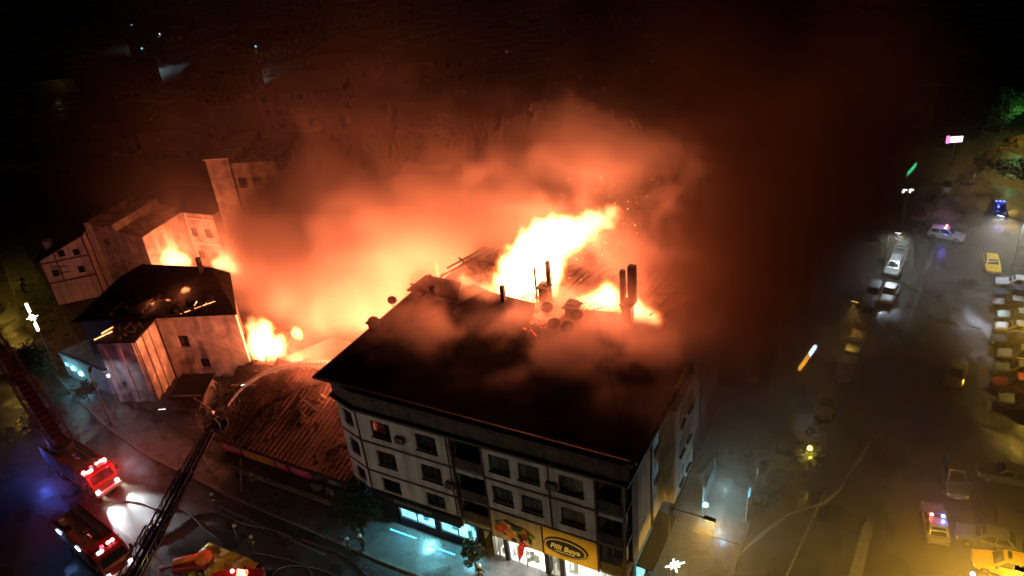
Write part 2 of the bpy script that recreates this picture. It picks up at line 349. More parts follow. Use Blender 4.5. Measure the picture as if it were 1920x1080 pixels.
mb=MB(); mb.prism([(34.9,2),(35.7,2),(36.4,15.5),(36.0,16.3),(35.6,15.5)],.002,.14); md=struct(mb,'traffic_island','kerb')
# ---------------- the burning corner apartment building ----------------
B=thing('apartment_building','four storey corner apartment block with dark hip roof on fire','building',(0,0,0))
cols=[(1.28,3.05),(5.4,7.2),(11.6,13.26),(13.92,15.58),(17.0,18.82)]
rows=[(10.95,12.5),(8.05,9.55)]
ops=[(a,c,b,d) for a,b in cols for c,d in rows]+[(1.2,5.25,2.95,6.65),(5.35,5.25,7.1,6.65)]
mb=MB(); wallpanel(mb,0,8.45,4.25,13.2,ops,0,.3); wallpanel(mb,11.05,19.65,7.18,13.2,ops,0,.3); mb.build('front_wall','plaster',B)
M['fascia_yellow']=nmat('yellow_fascia',(.62,.42,.06),.6,.12,1.2)
MB().bx((11.05,-.02,4.25),(15.34,.3,7.16)).build('shop_fascia','plaster_cream',B); MB().bx((15.35,-.02,4.25),(19.65,.3,7.16)).build('shop_fascia','fascia_yellow',B)
# angled strip on the left, its windows, and the hidden side walls
d_=math.atan2(-.75,2.5); mt=Matrix.Translation((-2.5,.75,0))@Matrix.Rotation(d_,4,'Z'); L3=2.61
aops=[(.75,c,1.95,d) for c,d in ((10.95,12.45),(8.0,9.5),(5.3,6.6))]
mb=MB(mt); wallpanel(mb,0,L3-.02,4.9,13.2,aops,0,.3); mb.build('angled_wall','plaster',B)
for o_ in aops:
    w_=window(B,0,0,1.2,o_[3]-o_[1],0,1,depth=0,sill=False); w_.matrix_local=mt@Matrix.Translation((.75,.1,o_[1]))
MB().bx((-2.5,.9,0),(-2.2,24.6,14.6)).build('side_wall','plaster_old',B)
MB().bx((-2.2,24.3,0),(21.3,24.6,14.6)).build('rear_wall','plaster_old',B)
# right side wall facing the side road
sops=[(6.2,10.6,7.6,12.2),(6.2,7.7,7.6,9.2),(10.3,10.6,11.7,12.2),(10.3,7.7,11.7,9.2),(10.3,4.9,11.7,6.4),(15,10.6,16.4,12.2),(15,7.7,16.4,9.2),(15,4.9,16.4,6.4),(19.5,10.6,20.9,12.2),(19.5,7.7,20.9,9.2)]
mr=Matrix.Translation((21.66,0,0))@Matrix.Rotation(math.pi/2,4,'Z')
mb=MB(mr); wallpanel(mb,2.7,24.3,4.25,13.2,sops,0,.3); mb.build('side_wall','plaster_cream',B)
for i,o_ in enumerate(sops):
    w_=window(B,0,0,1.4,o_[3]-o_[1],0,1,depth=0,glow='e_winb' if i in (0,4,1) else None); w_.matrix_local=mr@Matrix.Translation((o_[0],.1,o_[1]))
mb=MB(mr)
for y in (5.3,9.2,13.2,18.2): mb.bx((y,-.12,4.25),(y+.35,0,13.2))
mb.build('pilaster','brown',B)
MB(mr).bx((8.2,-.9,4.3),(13.0,-.02,13.15)).build('bay_wall','plaster_cream',B)
for z in (5.0,7.9,10.8):
    for y in (9.4,11.2):
        w_=window(B,0,0,1.2,1.35,0,1,depth=0,glow='darkglass'); w_.matrix_local=mr@Matrix.Translation((y,-.93,z))
# window frames on the front
for j,(c,d) in enumerate(rows):
    for i,(a,b) in enumerate(cols):
        window(B,a,c,b-a,d-c,0,2,curtain=3 if (j==1 and i in (2,3)) else (1 if (i+j)%3==0 else 0))
random.seed(19)
for j,(c,d) in enumerate(rows):
    for i,(a,b) in enumerate(cols):
        if (i*2+j)%3==1: k_=random.uniform(.25,.7)*(d-c); MB().bx((a+.08,.24,d-k_),(b-.08,.27,d-.07)).build('blind',random.choice(['curtain','frame_w','kerb']),B)
for x,z in ((3.6,11.2),(7.6,8.1),(16.1,11.1)): ac=MB().bevbox((x,-.36,z),(x+.8,-.002,z+.55),.04).build('air_conditioner','kerb',B); MB().yprism(circ(x+.3,z+.27,.2),-.372,-.362).build('fan_grille','rail',ac)
MB().tube((8.2,-.12,4.3),(8.2,-.12,13.2),.05).build('downpipe','rail',B); MB().tube((16.3,-.12,7.2),(16.3,-.12,13.2),.05).build('downpipe','rail',B)
for a in (1.2,5.35): window(B,a,5.25,1.75,1.4,0,2,sill=False)
# bands
for z in (7.06,10.08):
    MB().bx((0,-.07,z),(8.45,-.002,z+.16)).build('floor_band','brown',B); MB().bx((11.05,-.07,z),(19.65,-.022 if z<7.1 else -.002,z+.16)).build('floor_band','brown',B)
    MB(mt).bx((0,-.06,z),(L3-.05,-.002,z+.14)).build('floor_band','brown',B)
for x in (-.06,8.4,11.0,19.6): MB().bx((x,-.09,4.9 if x<8 else 4.25),(x+.14,-.025,13.2)).build('pilaster','brown',B)
MB().bx((15.3,-.08,4.25),(15.42,-.022,7.04)).build('pilaster','brown',B)
# dark deep cornice under the eave
MB().prism([(-2.9,.55),(-.15,-.35),(22.1,-.35),(22.1,24.9),(-2.9,24.9)],13.22,13.42).build('cornice','brown',B)
mb=MB().prism([(-2.6,.72),(-.02,-.03),(21.75,-.03),(21.75,24.7),(-2.6,24.7)],13.42,14.78); mb.build('parapet','brown2',B)
for i in range(9): MB().bx((.8+2.4*i,-.06,13.6),(2.9+2.4*i,-.032,14.6)).build('parapet_panel','brown2',B)
# loggias (recessed balconies)
def loggia(x0,x1,zs,corner=False):
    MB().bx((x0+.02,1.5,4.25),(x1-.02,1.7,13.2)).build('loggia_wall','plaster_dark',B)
    for k,(z0,z1) in enumerate(zs):
        lg=MB().bx((x0+.1,-.02,z0),(x1-.02,1.5,z0+.22)).build('balcony_slab','kerb',B)
        rl=MB().bx((x0+.12,.02,z0+1.0),(x1-.05,.08,z0+1.08)); 
        if corner: rl.bx((x1-.11,.08,z0+1.0),(x1-.05,1.5,z0+1.08))
        rl=rl.build('railing','rail',B)
        ps=MB().bx((x0+.14,.03,z0+.22),(x1-.08,.06,z0+.98)).build('railing_panel','brown2',rl)
        for q in range(7): MB().tube((x0+.25+q*(x1-x0-.5)/6,.0,z0+.22),(x0+.25+q*(x1-x0-.5)/6,.0,z0+1.0),.02,n=5).build('baluster','rail',rl)
        MB().bx((x0+.55,1.44,z0+.24),(x0+1.5,1.496,z0+2.4)).build('balcony_door','darkglass',B)
        for xx in (x0+.42,x0+1.54): MB().bx((xx,1.42,z0+.24),(xx+.1,1.496,z0+2.45)).build('door_frame','frame_w',B)
        if z1-z0>2.9: MB().bx((x0+.14,-.01,z1-.32),(x1-.1,.2,z1-.02)).build('lintel','plaster',B)
loggia(8.47,11.03,[(4.95,7.1),(7.12,10.1),(10.14,13.2)])
loggia(19.68,21.66,[(4.3,7.1),(7.12,10.1),(10.14,13.2)],True)
for z in (4.3,7.12,10.14): MB().bx((21.5,-.02,z+.24),(21.66,.2,z+2.8)).build('corner_post','brown',B)
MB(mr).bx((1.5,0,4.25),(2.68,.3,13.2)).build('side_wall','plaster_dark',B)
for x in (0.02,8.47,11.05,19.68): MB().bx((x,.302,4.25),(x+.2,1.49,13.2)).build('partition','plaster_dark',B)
MB().bx((.25,.33,4.26),(21.2,24.2,4.5)).build('floor_slab','concrete',B)
MB().bx((.2,1.9,10.0),(21.3,24.2,10.2)).build('floor_slab','concrete',B)
MB().bx((.25,6,4.55),(21.2,6.15,13.1)).build('inner_wall','dark',B)
# roof: front, left and right planes of a low hip; the rear plane has burnt away to rafters
ez,rz_=14.9,17.35; x0,x1,y0,y1=-3.85,22.3,.25,25.; ry=13.; ra,rb=5.,14.5
def slab(vs,name,mat,par,t=.12):
    n=len(vs); mb=MB(); mb.add(list(vs)+[(a,b,c-t) for a,b,c in vs],[tuple(range(n)),tuple(range(2*n-1,n-1,-1))]+[(i,n+i,n+(i+1)%n,(i+1)%n) for i in range(n)]); return mb.build(name,mat,par)
rf=slab([(x0,y0+.3,ez),(x1,y0,ez),(rb,ry,rz_),(12.6,ry-.3,rz_-.08),(11.9,ry-2.2,rz_-.45),(10.3,ry-2.6,rz_-.5),(9.6,ry-.4,rz_-.08),(ra,ry,rz_)],'roof','rooftile',B)
slab([(x0,y0+.32,ez-.001),(ra,ry,rz_-.002),(ra-4.2,16.2,16.1),(x0,16.6,ez)],'roof_plane','rooftile',rf)
slab([(x1,y0+.02,ez-.001),(x1,y1,ez),(rb+4.4,15.4,16.3),(rb,ry,rz_-.002)],'roof_plane','rooftile',rf)
random.seed(5)
MB().tube((x0+.1,y0+.4,ez+.06),(ra,ry,rz_+.05),.11,n=6).build('hip_ridge','rooftile',rf); MB().tube((x1-.1,y0+.1,ez+.06),(rb,ry,rz_+.05),.11,n=6).build('hip_ridge','rooftile',rf)
MB().bx((x0-.12,y0+.1,ez-.14),(x1+.12,y0+.24,ez+.05)).build('gutter','rail',rf); MB().bx((x0-.14,y0+.3,ez-.14),(x0-.02,17,ez+.05)).build('gutter','rail',rf)
for i in range(26): # charred rafters of the rear plane
    x=x0+2+i*.9; t=random.uniform(.25,.9); yb=24.6; 
    MB().bar((x,24.6,ez),(x+random.uniform(-.5,.5),24.6+(ry-24.6)*t,ez+(rz_-ez)*t*random.uniform(.6,1)),.12,.18).build('charred_rafter','char',rf)
for i in range(34): # fallen charred timber in the attic
    a=Vector((random.uniform(-2,20),random.uniform(13.4,23),random.uniform(14.7,15.4))); b=a+Vector((random.uniform(-3,3),random.uniform(-2,2),random.uniform(-.2,1.3)))
    MB().bar(a,b,.14,.16).build('charred_beam','char',rf)
# burnt dormer wreck at the left of the ridge
for i in range(22):
    a=Vector((random.uniform(-2.6,2.2),random.uniform(11.6,14.6),16.0)); b=a+Vector((random.uniform(-1.1,1.1),random.uniform(-.8,.8),random.uniform(.3,1.5)))
    MB().bar(a,b,random.uniform(.15,.5),random.uniform(.1,.4)).build('charred_board','char',rf)
slab([(-3.2,12.6,16.2),(2.9,11.6,16.9),(2.2,13.4,17.5),(-2.0,14.2,17.1)],'collapsed_sheet','char',rf)
# glowing break in the front plane
for i in range(30):
    a=Vector((random.uniform(10.2,12.0),random.uniform(9.5,12.1),0)); a.z=ez+(rz_-ez)*(a.y-.5)/12.5+random.uniform(-.05,.25); b=a+Vector((random.uniform(-.6,.6),random.uniform(-.8,.8),random.uniform(-.25,.25)))
    MB().bar(a,b,random.uniform(.06,.14),random.uniform(.06,.12)).build('glowing_batten' if i%3 else 'charred_batten','e_ember' if i%3 else 'char',rf)
for i in range(26):
    a=Vector((random.uniform(8.5,15),random.uniform(12.6,14.2),17.0)); b=a+Vector((random.uniform(-.9,.9),random.uniform(-.4,.4),random.uniform(-.1,.5)))
    MB().bar(a,b,.1,.1).build('glowing_batten','e_ember',rf)
# chimneys, flues, dishes
def chimney(x,y,z,w_,h,cap=True,par=B):
    c=MB().bx((x-w_/2,y-w_/2,z),(x+w_/2,y+w_/2,z+h)).build('chimney','char',par)
    if cap: MB().bx((x-w_*.7,y-w_*.7,z+h),(x+w_*.7,y+w_*.7,z+h+.12)).build('cap','char',c); MB().bx((x-w_*.45,y-w_*.45,z+h+.3),(x+w_*.45,y+w_*.45,z+h+.38)).build('cap','char',c)
chimney(6.9,12.2,16.9,.32,1.7,False); chimney(10.0,13.6,17,.75,1.3); chimney(10.35,13.8,17,.3,3.6,False); chimney(9.3,13.5,17,.12,3.0,False)
chimney(17.15,13.4,16.6,.75,1.6); chimney(17.5,13.5,18.3,.55,3.2,False); chimney(16.75,13.5,17.6,.36,3.4,False); chimney(13.2,11.9,16.6,.9,1.5); chimney(-3.2,7.6,14.9,.7,.9)
def dish(x,y,z,r,h,lab,az=-1.0):
    t=thing('satellite_dish',lab,'dish',(x,y,z),az,'satellite dishes on the burning roof')
    MB().tube((0,0,0),(0,0,h),.035).build('mast','rail',t)
    vs=[];fs=[];n=14
    for j,rr in enumerate((.02,.5,1.)):
        for i in range(n): a=2*math.pi*i/n; vs.append((.18*(1-rr*rr)*-1+.1,r*rr*math.cos(a),h+r*rr*math.sin(a)))
    for j in (0,1):
        for i in range(n): fs.append((j*n+i,j*n+(i+1)%n,(j+1)*n+(i+1)%n,(j+1)*n+i))
    mb=MB(); mb.add(vs,fs); o=mb.build('reflector','char',t); md_=o.modifiers.new('thick','SOLIDIFY'); md_.thickness=.03
    MB().tube((.1,0,h-.2),(.55,0,h),.02).build('feed_arm','rail',t)
def roofz(y): return ez+(rz_-ez)*(y-.5)/12.5
dish(-3.3,10.6,15.0,.42,1.3,'small satellite dish alone on the left roof edge')
dish(11.3,11.3,roofz(11.3),.5,1.0,'satellite dish left of the chimney on the roof ridge')
dish(13.9,11.0,roofz(11.0),.52,1.1,'satellite dish right of the chimney high on the ridge')
dish(12.5,9.9,roofz(9.9),.5,.9,'satellite dish nearest the glowing hole, left of a pair')
dish(13.7,9.7,roofz(9.7),.5,1.0,'satellite dish lowest on the roof, right of a pair')
# ground floor shops
def shop(x0,x1,zb,tube,cold):
    MB().bx((x0,1.6,.13),(x1,6,.2)).build('shop_floor','white',B)
    MB().bx((x0,5.8,.2),(x1,6,4.2)).build('shop_back_wall','white',B)
    for x in (x0,x1-.1): MB().bx((x,1.62,.2),(x+.1,5.8,4.2)).build('shop_side_wall','white',B)
    if zb>.3: MB().bx((x0,1.45,.13),(x1,1.62,zb)).build('plinth','board',B)
    n=max(2,int((x1-x0)/1.5)); pw=(x1-x0)/n
    for i in range(n):
        MB().bx((x0+pw*i+.04,1.5,zb),(x0+pw*(i+1)-.04,1.53,3.95)).build('shop_pane','glass_shop',B)
        MB().bx((x0+pw*i-.03,1.46,zb),(x0+pw*i+.03,1.58,3.95)).build('shop_mullion','rail' if cold else 'frame_w',B)
    for i in range(n):
        for y in (2.4,4.2): MB().bx((x0+pw*i+.2,y,3.98),(x0+pw*(i+1)-.2,y+.14,4.06)).build('ceiling_tube',tube,B)
    random.seed(int(x0*10))
    for i in range(int((x1-x0)*2.2)): # stock on display
        x=x0+.3+random.random()*(x1-x0-.7); y=1.8+random.random()*1.6; h=random.uniform(.4,1.5)
        MB().bx((x,y,.2),(x+random.uniform(.2,.5),y+random.uniform(.2,.4),.2+h)).build('display_stock',random.choice(['white','silver_stock','curtain','metal','blue_stock'] if cold else ['white','white','curtain','silver_stock']),B)
M['silver_stock']=nmat('pale_stock',(.5,.55,.6),.5,.3,3); M['blue_stock']=nmat('blue_stock',(.1,.3,.45),.5,.3,3)
shop(.9,4.45,.85,'e_tube',True); shop(4.95,8.45,.85,'e_tube',True); shop(10.0,10.95,.2,'e_tubew',False); shop(11.3,14.5,.2,'e_tubew',False); shop(14.75,15.75,.2,'e_tubew',False); shop(16.1,21.2,.2,'e_tubew',False)
light('shop_light',(2.7,2.4,3.5),1500,(.25,.85,1),.5,B); light('shop_light',(6.7,2.4,3.5),1500,(.25,.85,1),.5,B); light('shop_light',(12.9,2.4,3.5),2200,(1,.97,.9),.5,B); light('shop_light',(18.6,2.4,3.5),2600,(1,.97,.9),.5,B); light('shop_light',(10.5,2.4,3.5),700,(1,.97,.9),.5,B); light('shop_light',(15.2,2.4,3.5),700,(1,.97,.9),.5,B)
for x in (.2,4.5,8.5,11.0,14.55,15.8): MB().bx((x,1.4,.13),(x+.36,2.0,4.24)).build('column','board',B)
MB().bx((.0,.32,4.1),(21.6,1.62,4.24)).build('soffit','board',B)
MB().bx((21.25,1.7,.13),(21.6,24.2,4.24)).build('ground_floor_wall','board',B); MB().bx((-2.2,1.75,.13),(.2,2.0,4.8)).build('ground_floor_wall','board',B)
for y in (2.2,4.2): MB().bx((21.62,y,.9),(21.68,y+1.7,3.6)).build('side_shop_window','e_winc',B)
MB().bx((21.7,1.9,3.7),(23.0,7.4,3.85)).build('side_canopy','board',B)
M['e_led']=emat('blue_cyan_led',(.06,.55,1),5.)
for i,(a,b) in enumerate([((.4,.42),(3.1,.42)),((4.5,.2),(7.0,.2))]):
    t=thing('pavement_light',['cyan light strip on the pavement before the left shop','cyan light strip on the pavement before the second shop'][i],'light strip',(a[0],a[1],.13)); MB().bx((0,-.07,0),(b[0]-a[0],.07,.03)).build('housing','board',t); MB().bx((.03,-.045,.031),(b[0]-a[0]-.03,.045,.05)).build('led','e_led',t); light('strip_light',((b[0]-a[0])/2,-.2,.35),14,(.05,.45,1),.3,t)
# signs on the facade
sg=thing('shop_sign','long black shop sign board over the cyan lit windows','sign',(.1,-.32,4.2))
MB().bx((0,0,.02),(8.3,.3,.92)).build('board','board',sg); 
def text(par,s,size,loc,mat,rot=(math.pi/2,0,0),ext=.02,name='lettering',sx=1,shear=0,bold=0.):
    c=bpy.data.curves.new(name,'FONT'); c.body=s; c.size=size; c.extrude=ext; c.align_x='CENTER'; c.align_y='CENTER'; c.shear=shear; c.offset=bold
    o=link(name,c,par,loc); o.rotation_euler=rot; o.scale=(sx,1,1); c.materials.append(M[mat]); return realise(o)
M['letter_dim']=nmat('dim_lettering',(.35,.35,.36),.5,.1,3); M['letter_cream']=nmat('cream_lettering',(.75,.68,.5),.5,.1,3)
random.seed(3)
x=2.2
for i in range(14): # letter-like strokes, too small to read in the picture
    h=random.uniform(.2,.28); MB().bx((x,-.03,.5),(x+random.uniform(.1,.2),0,.5+h)).build('lettering','letter_dim',sg); x+=.26
sg2=thing('oval_sign','dark oval paint shop sign with cream lettering on yellow lit fascia','sign',(17.2,-.03,5.62),0)
def ell(a,b,y0_,y1_,n=40): 
    mb=MB(); mb.yprism([(a*math.cos(2*math.pi*i/n),b*math.sin(2*math.pi*i/n)) for i in range(n)],y0_,y1_); return mb
ell(1.72,.86,-.12,-.002).build('outer_oval','brown',sg2); ell(1.6,.76,-.15,-.125).build('rim_line','letter_cream',sg2); ell(1.52,.69,-.18,-.155).build('inner_oval','board',sg2)
text(sg2,'Filli Boya',.66,(0,-.2,.02),'letter_cream',sx=.98,shear=.25,bold=.012); MB().bx((-.75,-.2,-.42),(.75,-.185,-.37)).build('underline','letter_cream',sg2)
sg3=thing('colourful_sign','jumbled red and green emblem sign on the cream fascia','sign',(13.1,-.03,5.65))
random.seed(11)
for i in range(60):
    a_=random.random()*6.28; q_=random.random()**.5; x=1.45*q_*math.cos(a_); z=.72*q_*math.sin(a_)-.1*x; r=random.uniform(.2,.4); c_=random.choice(['s_red','s_red','s_orange','s_green','s_dark','s_cream','s_brown'])
    if c_ not in M: M[c_]=nmat(c_,dict(s_red=(.5,.05,.03),s_orange=(.6,.2,.03),s_green=(.12,.3,.1),s_dark=(.05,.04,.04),s_cream=(.6,.5,.35),s_brown=(.25,.1,.04))[c_],.5,.15,3)
    n=random.choice([4,5,6,7]); a0=random.random()*6; mb=MB(); mb.yprism([(x+r*random.uniform(.6,1.15)*math.cos(a0+2*math.pi*k/n),z+r*random.uniform(.6,1.15)*math.sin(a0+2*math.pi*k/n)) for k in range(n)],-.05-.004*i,-.045-.004*i+.004); mb.build('emblem_shape',c_,sg3)
# flag
fl=thing('flag','small red flag with white crescent and star on a slanting pole','flag',(14.5,-.05,4.4))
MB().tube((0,0,0),(.05,-1.3,2.1),.035).build('pole','white',fl)
mb=MB(); vs=[];fs=[]
for i in range(9):
    for j in range(7): vs.append((-.02-.08*i+.06*math.sin(i*1.1+j*.5),-1.25+.06*j+.05*math.sin(i*.9),2.05-.17*j-.09*i-.02*i*i))
for i in range(8):
    for j in range(6): a=i*7+j; fs.append((a,a+7,a+8,a+1))
mb.add(vs,fs); fo=mb.build('cloth','flag_red',fl,True); fo.modifiers.new('t','SOLIDIFY').thickness=.01
mb=MB(); n=18; ou=[(.2*math.cos(t),.2*math.sin(t)) for t in [R(40)+R(280)*i/n for i in range(n+1)]]; inn=[(.05+.16*math.cos(t),.16*math.sin(t)) for t in [R(40)+R(280)*i/n for i in range(n+1)]]
mb.yprism(ou+inn[::-1],-.012,.012); c_=mb.build('crescent','white',fl); c_.location=(-.3,-1.12,1.35); c_.rotation_euler=(0,R(20),0)
def star2d(r,r2,n=5): return [((r if i%2==0 else r2)*math.sin(math.pi*i/n),(r if i%2==0 else r2)*math.cos(math.pi*i/n)) for i in range(2*n)]
mb=MB(); mb.yprism(star2d(.1,.04),-.012,.012); c_=mb.build('star','white',fl); c_.location=(-.5,-1.12,1.22)
# ---------------- low tiled shop row left of the block ----------------
T=thing('tiled_shop_row','low shop row with red clay tile roof beside the apartment block','building',(-18.2,0,0))
W=15.3 # local x 0..W, y 0..20
tops=[(.6,.5,3.4,2.8),(4.2,.5,7.4,2.8),(8.2,.5,11.4,2.8),(12,.5,14.6,2.8)]
mb=MB(); wallpanel(mb,0,W,.13,4.4,tops,.6,.85); mb.build('front_wall','plaster_dark',T)
for o_ in tops: window(T,o_[0],o_[1],o_[2]-o_[0],o_[3]-o_[1],.6,2,sill=False)
MB().bx((0,.86,.13),(.25,18,4.4)).build('side_wall','plaster_old',T); MB().bx((W-.25,.86,.13),(W,18,4.4)).build('side_wall','plaster_old',T); MB().bx((.26,17.8,.13),(W-.26,18,4.0)).build('rear_wall','plaster_old',T)
MB().yprism([(.26,4.41),(W-.26,4.41),(W-.26,4.42),(.26,4.42)],.9,1.0).build('lintel','brown',T)
def tplane(xa,xb,ya,za,yb,zb):
    mb=MB(); mb.add([(xa,ya,za),(xb,ya,za),(xb,yb,zb),(xa,yb,zb),(xa,ya,za-.15),(xb,ya,za-.15),(xb,yb,zb-.15),(xa,yb,zb-.15)],[(0,1,2,3),(7,6,5,4),(0,4,5,1),(1,5,6,2),(2,6,7,3),(3,7,4,0)]); return mb
r_=tplane(-.4,W+.1,.1,4.5,9.6,7.0).build('roof','brown',T); tplane(-.4,W+.1,17.6,4.7,9.62,7.0).build('rear_slope','brown',r_)
# tiles: each a slightly arched, slightly skewed piece; joined because there are over a thousand
random.seed(2); mb=MB(); sl=Vector((0,9.5,2.5)).normalized(); nrm=Vector((0,-2.5,9.5)).normalized(); nt_=20; nx=30
for j in range(nt_):
    for i in range(nx):
        if random.random()<.035: continue
        x=-.35+i*(W+.35)/nx; tw=(W+.35)/nx*.93; base=Vector((x,.1,4.5))+sl*(j*9.82/nt_)+nrm*(.03+random.uniform(0,.015)); Lt=9.82/nt_*1.12; a=Vector((random.uniform(-.012,.012),0,0))
        up=nrm*.09; vs=[base,base+Vector((tw*.28,0,0))+up,base+Vector((tw*.72,0,0))+up,base+Vector((tw,0,0))]
        lift=nrm*.035; mb.add([v+lift for v in vs]+[v+sl*Lt+a for v in vs]+[v for v in vs],[(0,1,5,4),(1,2,6,5),(2,3,7,6),(8,9,1,0),(9,10,2,1),(10,11,3,2)])
tag(mb.build('clay_tile','tile',r_),kind='stuff')
for i in range(34): MB().tube((-.35+i*.455,9.6,7.02),(-.35+i*.455+.42,9.6,7.06),.13,.12,6).build('ridge_tile','tile',r_)
MB().bx((-.3,.0,4.36),(W,.12,4.52)).build('gutter','rail',r_)
for i,(a,b,m_) in enumerate([(.3,2.6,'sg_red'),(2.9,6.6,'sg_orange'),(6.9,8.2,'sg_red'),(8.6,10.8,'sg_pink'),(11.2,12.4,'sg_dark'),(12.8,15.0,'sg_dark')]):
    if m_ not in M: M[m_]=nmat(m_,dict(sg_red=(.35,.02,.03),sg_orange=(.4,.16,.04),sg_pink=(.5,.02,.12),sg_dark=(.03,.03,.035))[m_],.5,.25,1.5)
    t=thing('shop_sign',['narrow red sign board at the far left of the tiled row','long orange sign board on the tiled shop row','short red sign board in the middle of the tiled row','bright pink red sign board on the tiled shop row','narrow dark sign board right of the pink sign','dark sign board next to the apartment block corner'][i],'sign',(-18.2+a,.33,3.1),0,'sign boards of the tiled shop row')
    MB().bx((0,0,0),(b-a,.12,1.0)).build('board',m_,t)
    random.seed(i)
    x=.15
    while x<b-a-.3: MB().bx((x,-.02,.35),(x+random.uniform(.1,.22),-.001,.35+random.uniform(.2,.4))).build('lettering','letter_dim' if i!=1 else 's_orange',t); x+=.3
MB().bx((.2,-.9,2.75),(W-.4,.58,2.85)).build('awning','brown2',T)
for i,x in enumerate((12.6,14.2)):
    t=thing('air_conditioner',['grey air conditioner box on the tiled row, left of two','grey air conditioner box nearest the apartment block corner'][i],'air conditioner',(-18.2+x-1.2,-.35,2.86)); MB().bevbox((0,0,0),(.95,.4,.62),.04).build('case','kerb',t); MB().yprism(circ(.36,.31,.24),-.012,-.002).build('fan_grille','rail',t)
# antenna posts / loose sheets on that roof
for i,(x,y,z) in enumerate([(-16.5,3.5,5.2),(-15.3,5.2,5.7)]):
    tag(slab([(x,y,z+.35),(x+1.3,y+.2,z+.5),(x+1.6,y+1.1,z+.9),(x+.2,y+.9,z+.6)],'roof_sheet','tile',None,.05),['loose bent roof sheet low on the tiled roof','loose bent roof sheet higher on the tiled roof'][i],'roof sheet')
# ---------------- burning house ----------------
ang=math.atan2(3.5,8.5)
H=thing('burning_house','orange lit plaster house with burnt tile roof beside the fire','house',(-36.2,9.9,0),ang)
mb=MB(); wallpanel(mb,0,9.2,.1,8.5,[(1.7,4.3,2.9,5.75),(3.4,1.4,4.5,2.6)],0,.3); mb.build('front_wall','plaster_old',H)
window(H,1.7,4.3,1.2,1.45,0,1,pane='darkglass'); window(H,3.4,1.4,1.1,1.2,0,1,pane='darkglass')
MB().prism([(8.85,.31),(9.2,.31),(4.9,7.9),(4.55,7.9)],.1,8.5).build('side_wall','plaster_old',H); MB().bx((-9,8.7,.1),(4.5,9,8.5)).build('rear_wall','plaster_old',H)
mb=MB(); wallpanel(mb,-9,-.01,.1,8.3,[(-3.2,4.6,-2,6.2),(-6.5,4.6,-5.3,6.2)],.05,.35); mb.build('left_wall','plaster_dark',H)
MB().bx((-9,.36,.1),(-8.7,8.69,8.3)).build('side_wall','plaster_dark',H)
# front wing with pilasters
MB().bx((-4.6,-4.3,.1),(-.3,.04,7.9)).build('wing_wall','plaster_old',H)
for y in (-4.2,-2.9,-1.6): MB().bx((-.298,y,.1),(-.12,y+.5,7.8)).build('pilaster','plaster_old',H)
for x in (-4.4,-2.6,-1.0): MB().bx((x,-4.42,.1),(x+.5,-4.302,7.8)).build('pilaster','plaster_old',H)
MB().bx((-4.9,-4.6,7.92),(0,.0,8.1)).build('wing_cornice','char',H)
hr=slab([(-9.5,-.5,8.35),(9.7,-.5,8.62),(4.1,6.8,10.6),(-5,8.0,10.8)],'roof','rooftile',H)
slab([(9.7,-.48,8.6),(5.2,8.6,8.9),(4.1,6.82,10.59)],'roof_plane','rooftile',hr); slab([(-9.5,9.5,8.4),(-9.5,-.48,8.33),(-5,8.02,10.78)],'roof_plane','rooftile',hr); slab([(5.2,8.62,8.9),(-9.5,9.52,8.4),(-5,8.04,10.8),(4.1,6.84,10.6)],'roof_plane','rooftile',hr)
chimney(3.2,6.2,9.6,.4,2.6,False,H)
random.seed(8)
for i in range(60):
    x=random.uniform(-5,6); y=random.uniform(-.6,2.2); z=8.62+max(0,y+.4)*.27+.06; a=Vector((x,y,z)); b=a+Vector((random.uniform(-.7,.7),random.uniform(-.3,.5),random.uniform(0,.35)))
    hot=i%7==0 and y<.9; MB().bar(a,b,.05 if hot else random.uniform(.1,.5),.05 if hot else .08).build('burning_lath' if hot else 'charred_board','e_emberhot' if hot else 'char',hr)
MB().bar((3.2,-.3,8.72),(6.6,1.4,9.2),.05,.05).build('burning_lath','e_emberhot',hr)
for q in ([(-7.4,-.1,8.6),(-4.6,-.4,9.2),(-4.2,1.8,9.5),(-7.6,2.2,9.3)],[(-3.9,.4,8.9),(-1.2,-.3,8.7),(-.6,1.5,9.8),(-3.4,2.0,9.4)],[(-.4,-.5,8.9),(2.2,-.7,8.6),(1.8,1.2,9.5),(-.2,1.3,9.6)]): slab(q,'buckled_sheet','char',hr,.06)
for a,b in [((-4.7,-4.2,8.2),(-3.2,-3.1,8.5)),((-4.6,-3.0,8.2),(-3.6,-2.2,8.5))]: MB().bar(a,b,.12,.1).build('burning_lath','e_emberhot',H)
for i in range(14):
    a=Vector((random.uniform(-4.5,-.5),random.uniform(-4.3,-.5),8.1)); b=a+Vector((random.uniform(-.9,.9),random.uniform(-.9,.9),random.uniform(.05,.7))); MB().bar(a,b,.18,.12).build('charred_board','char',H)
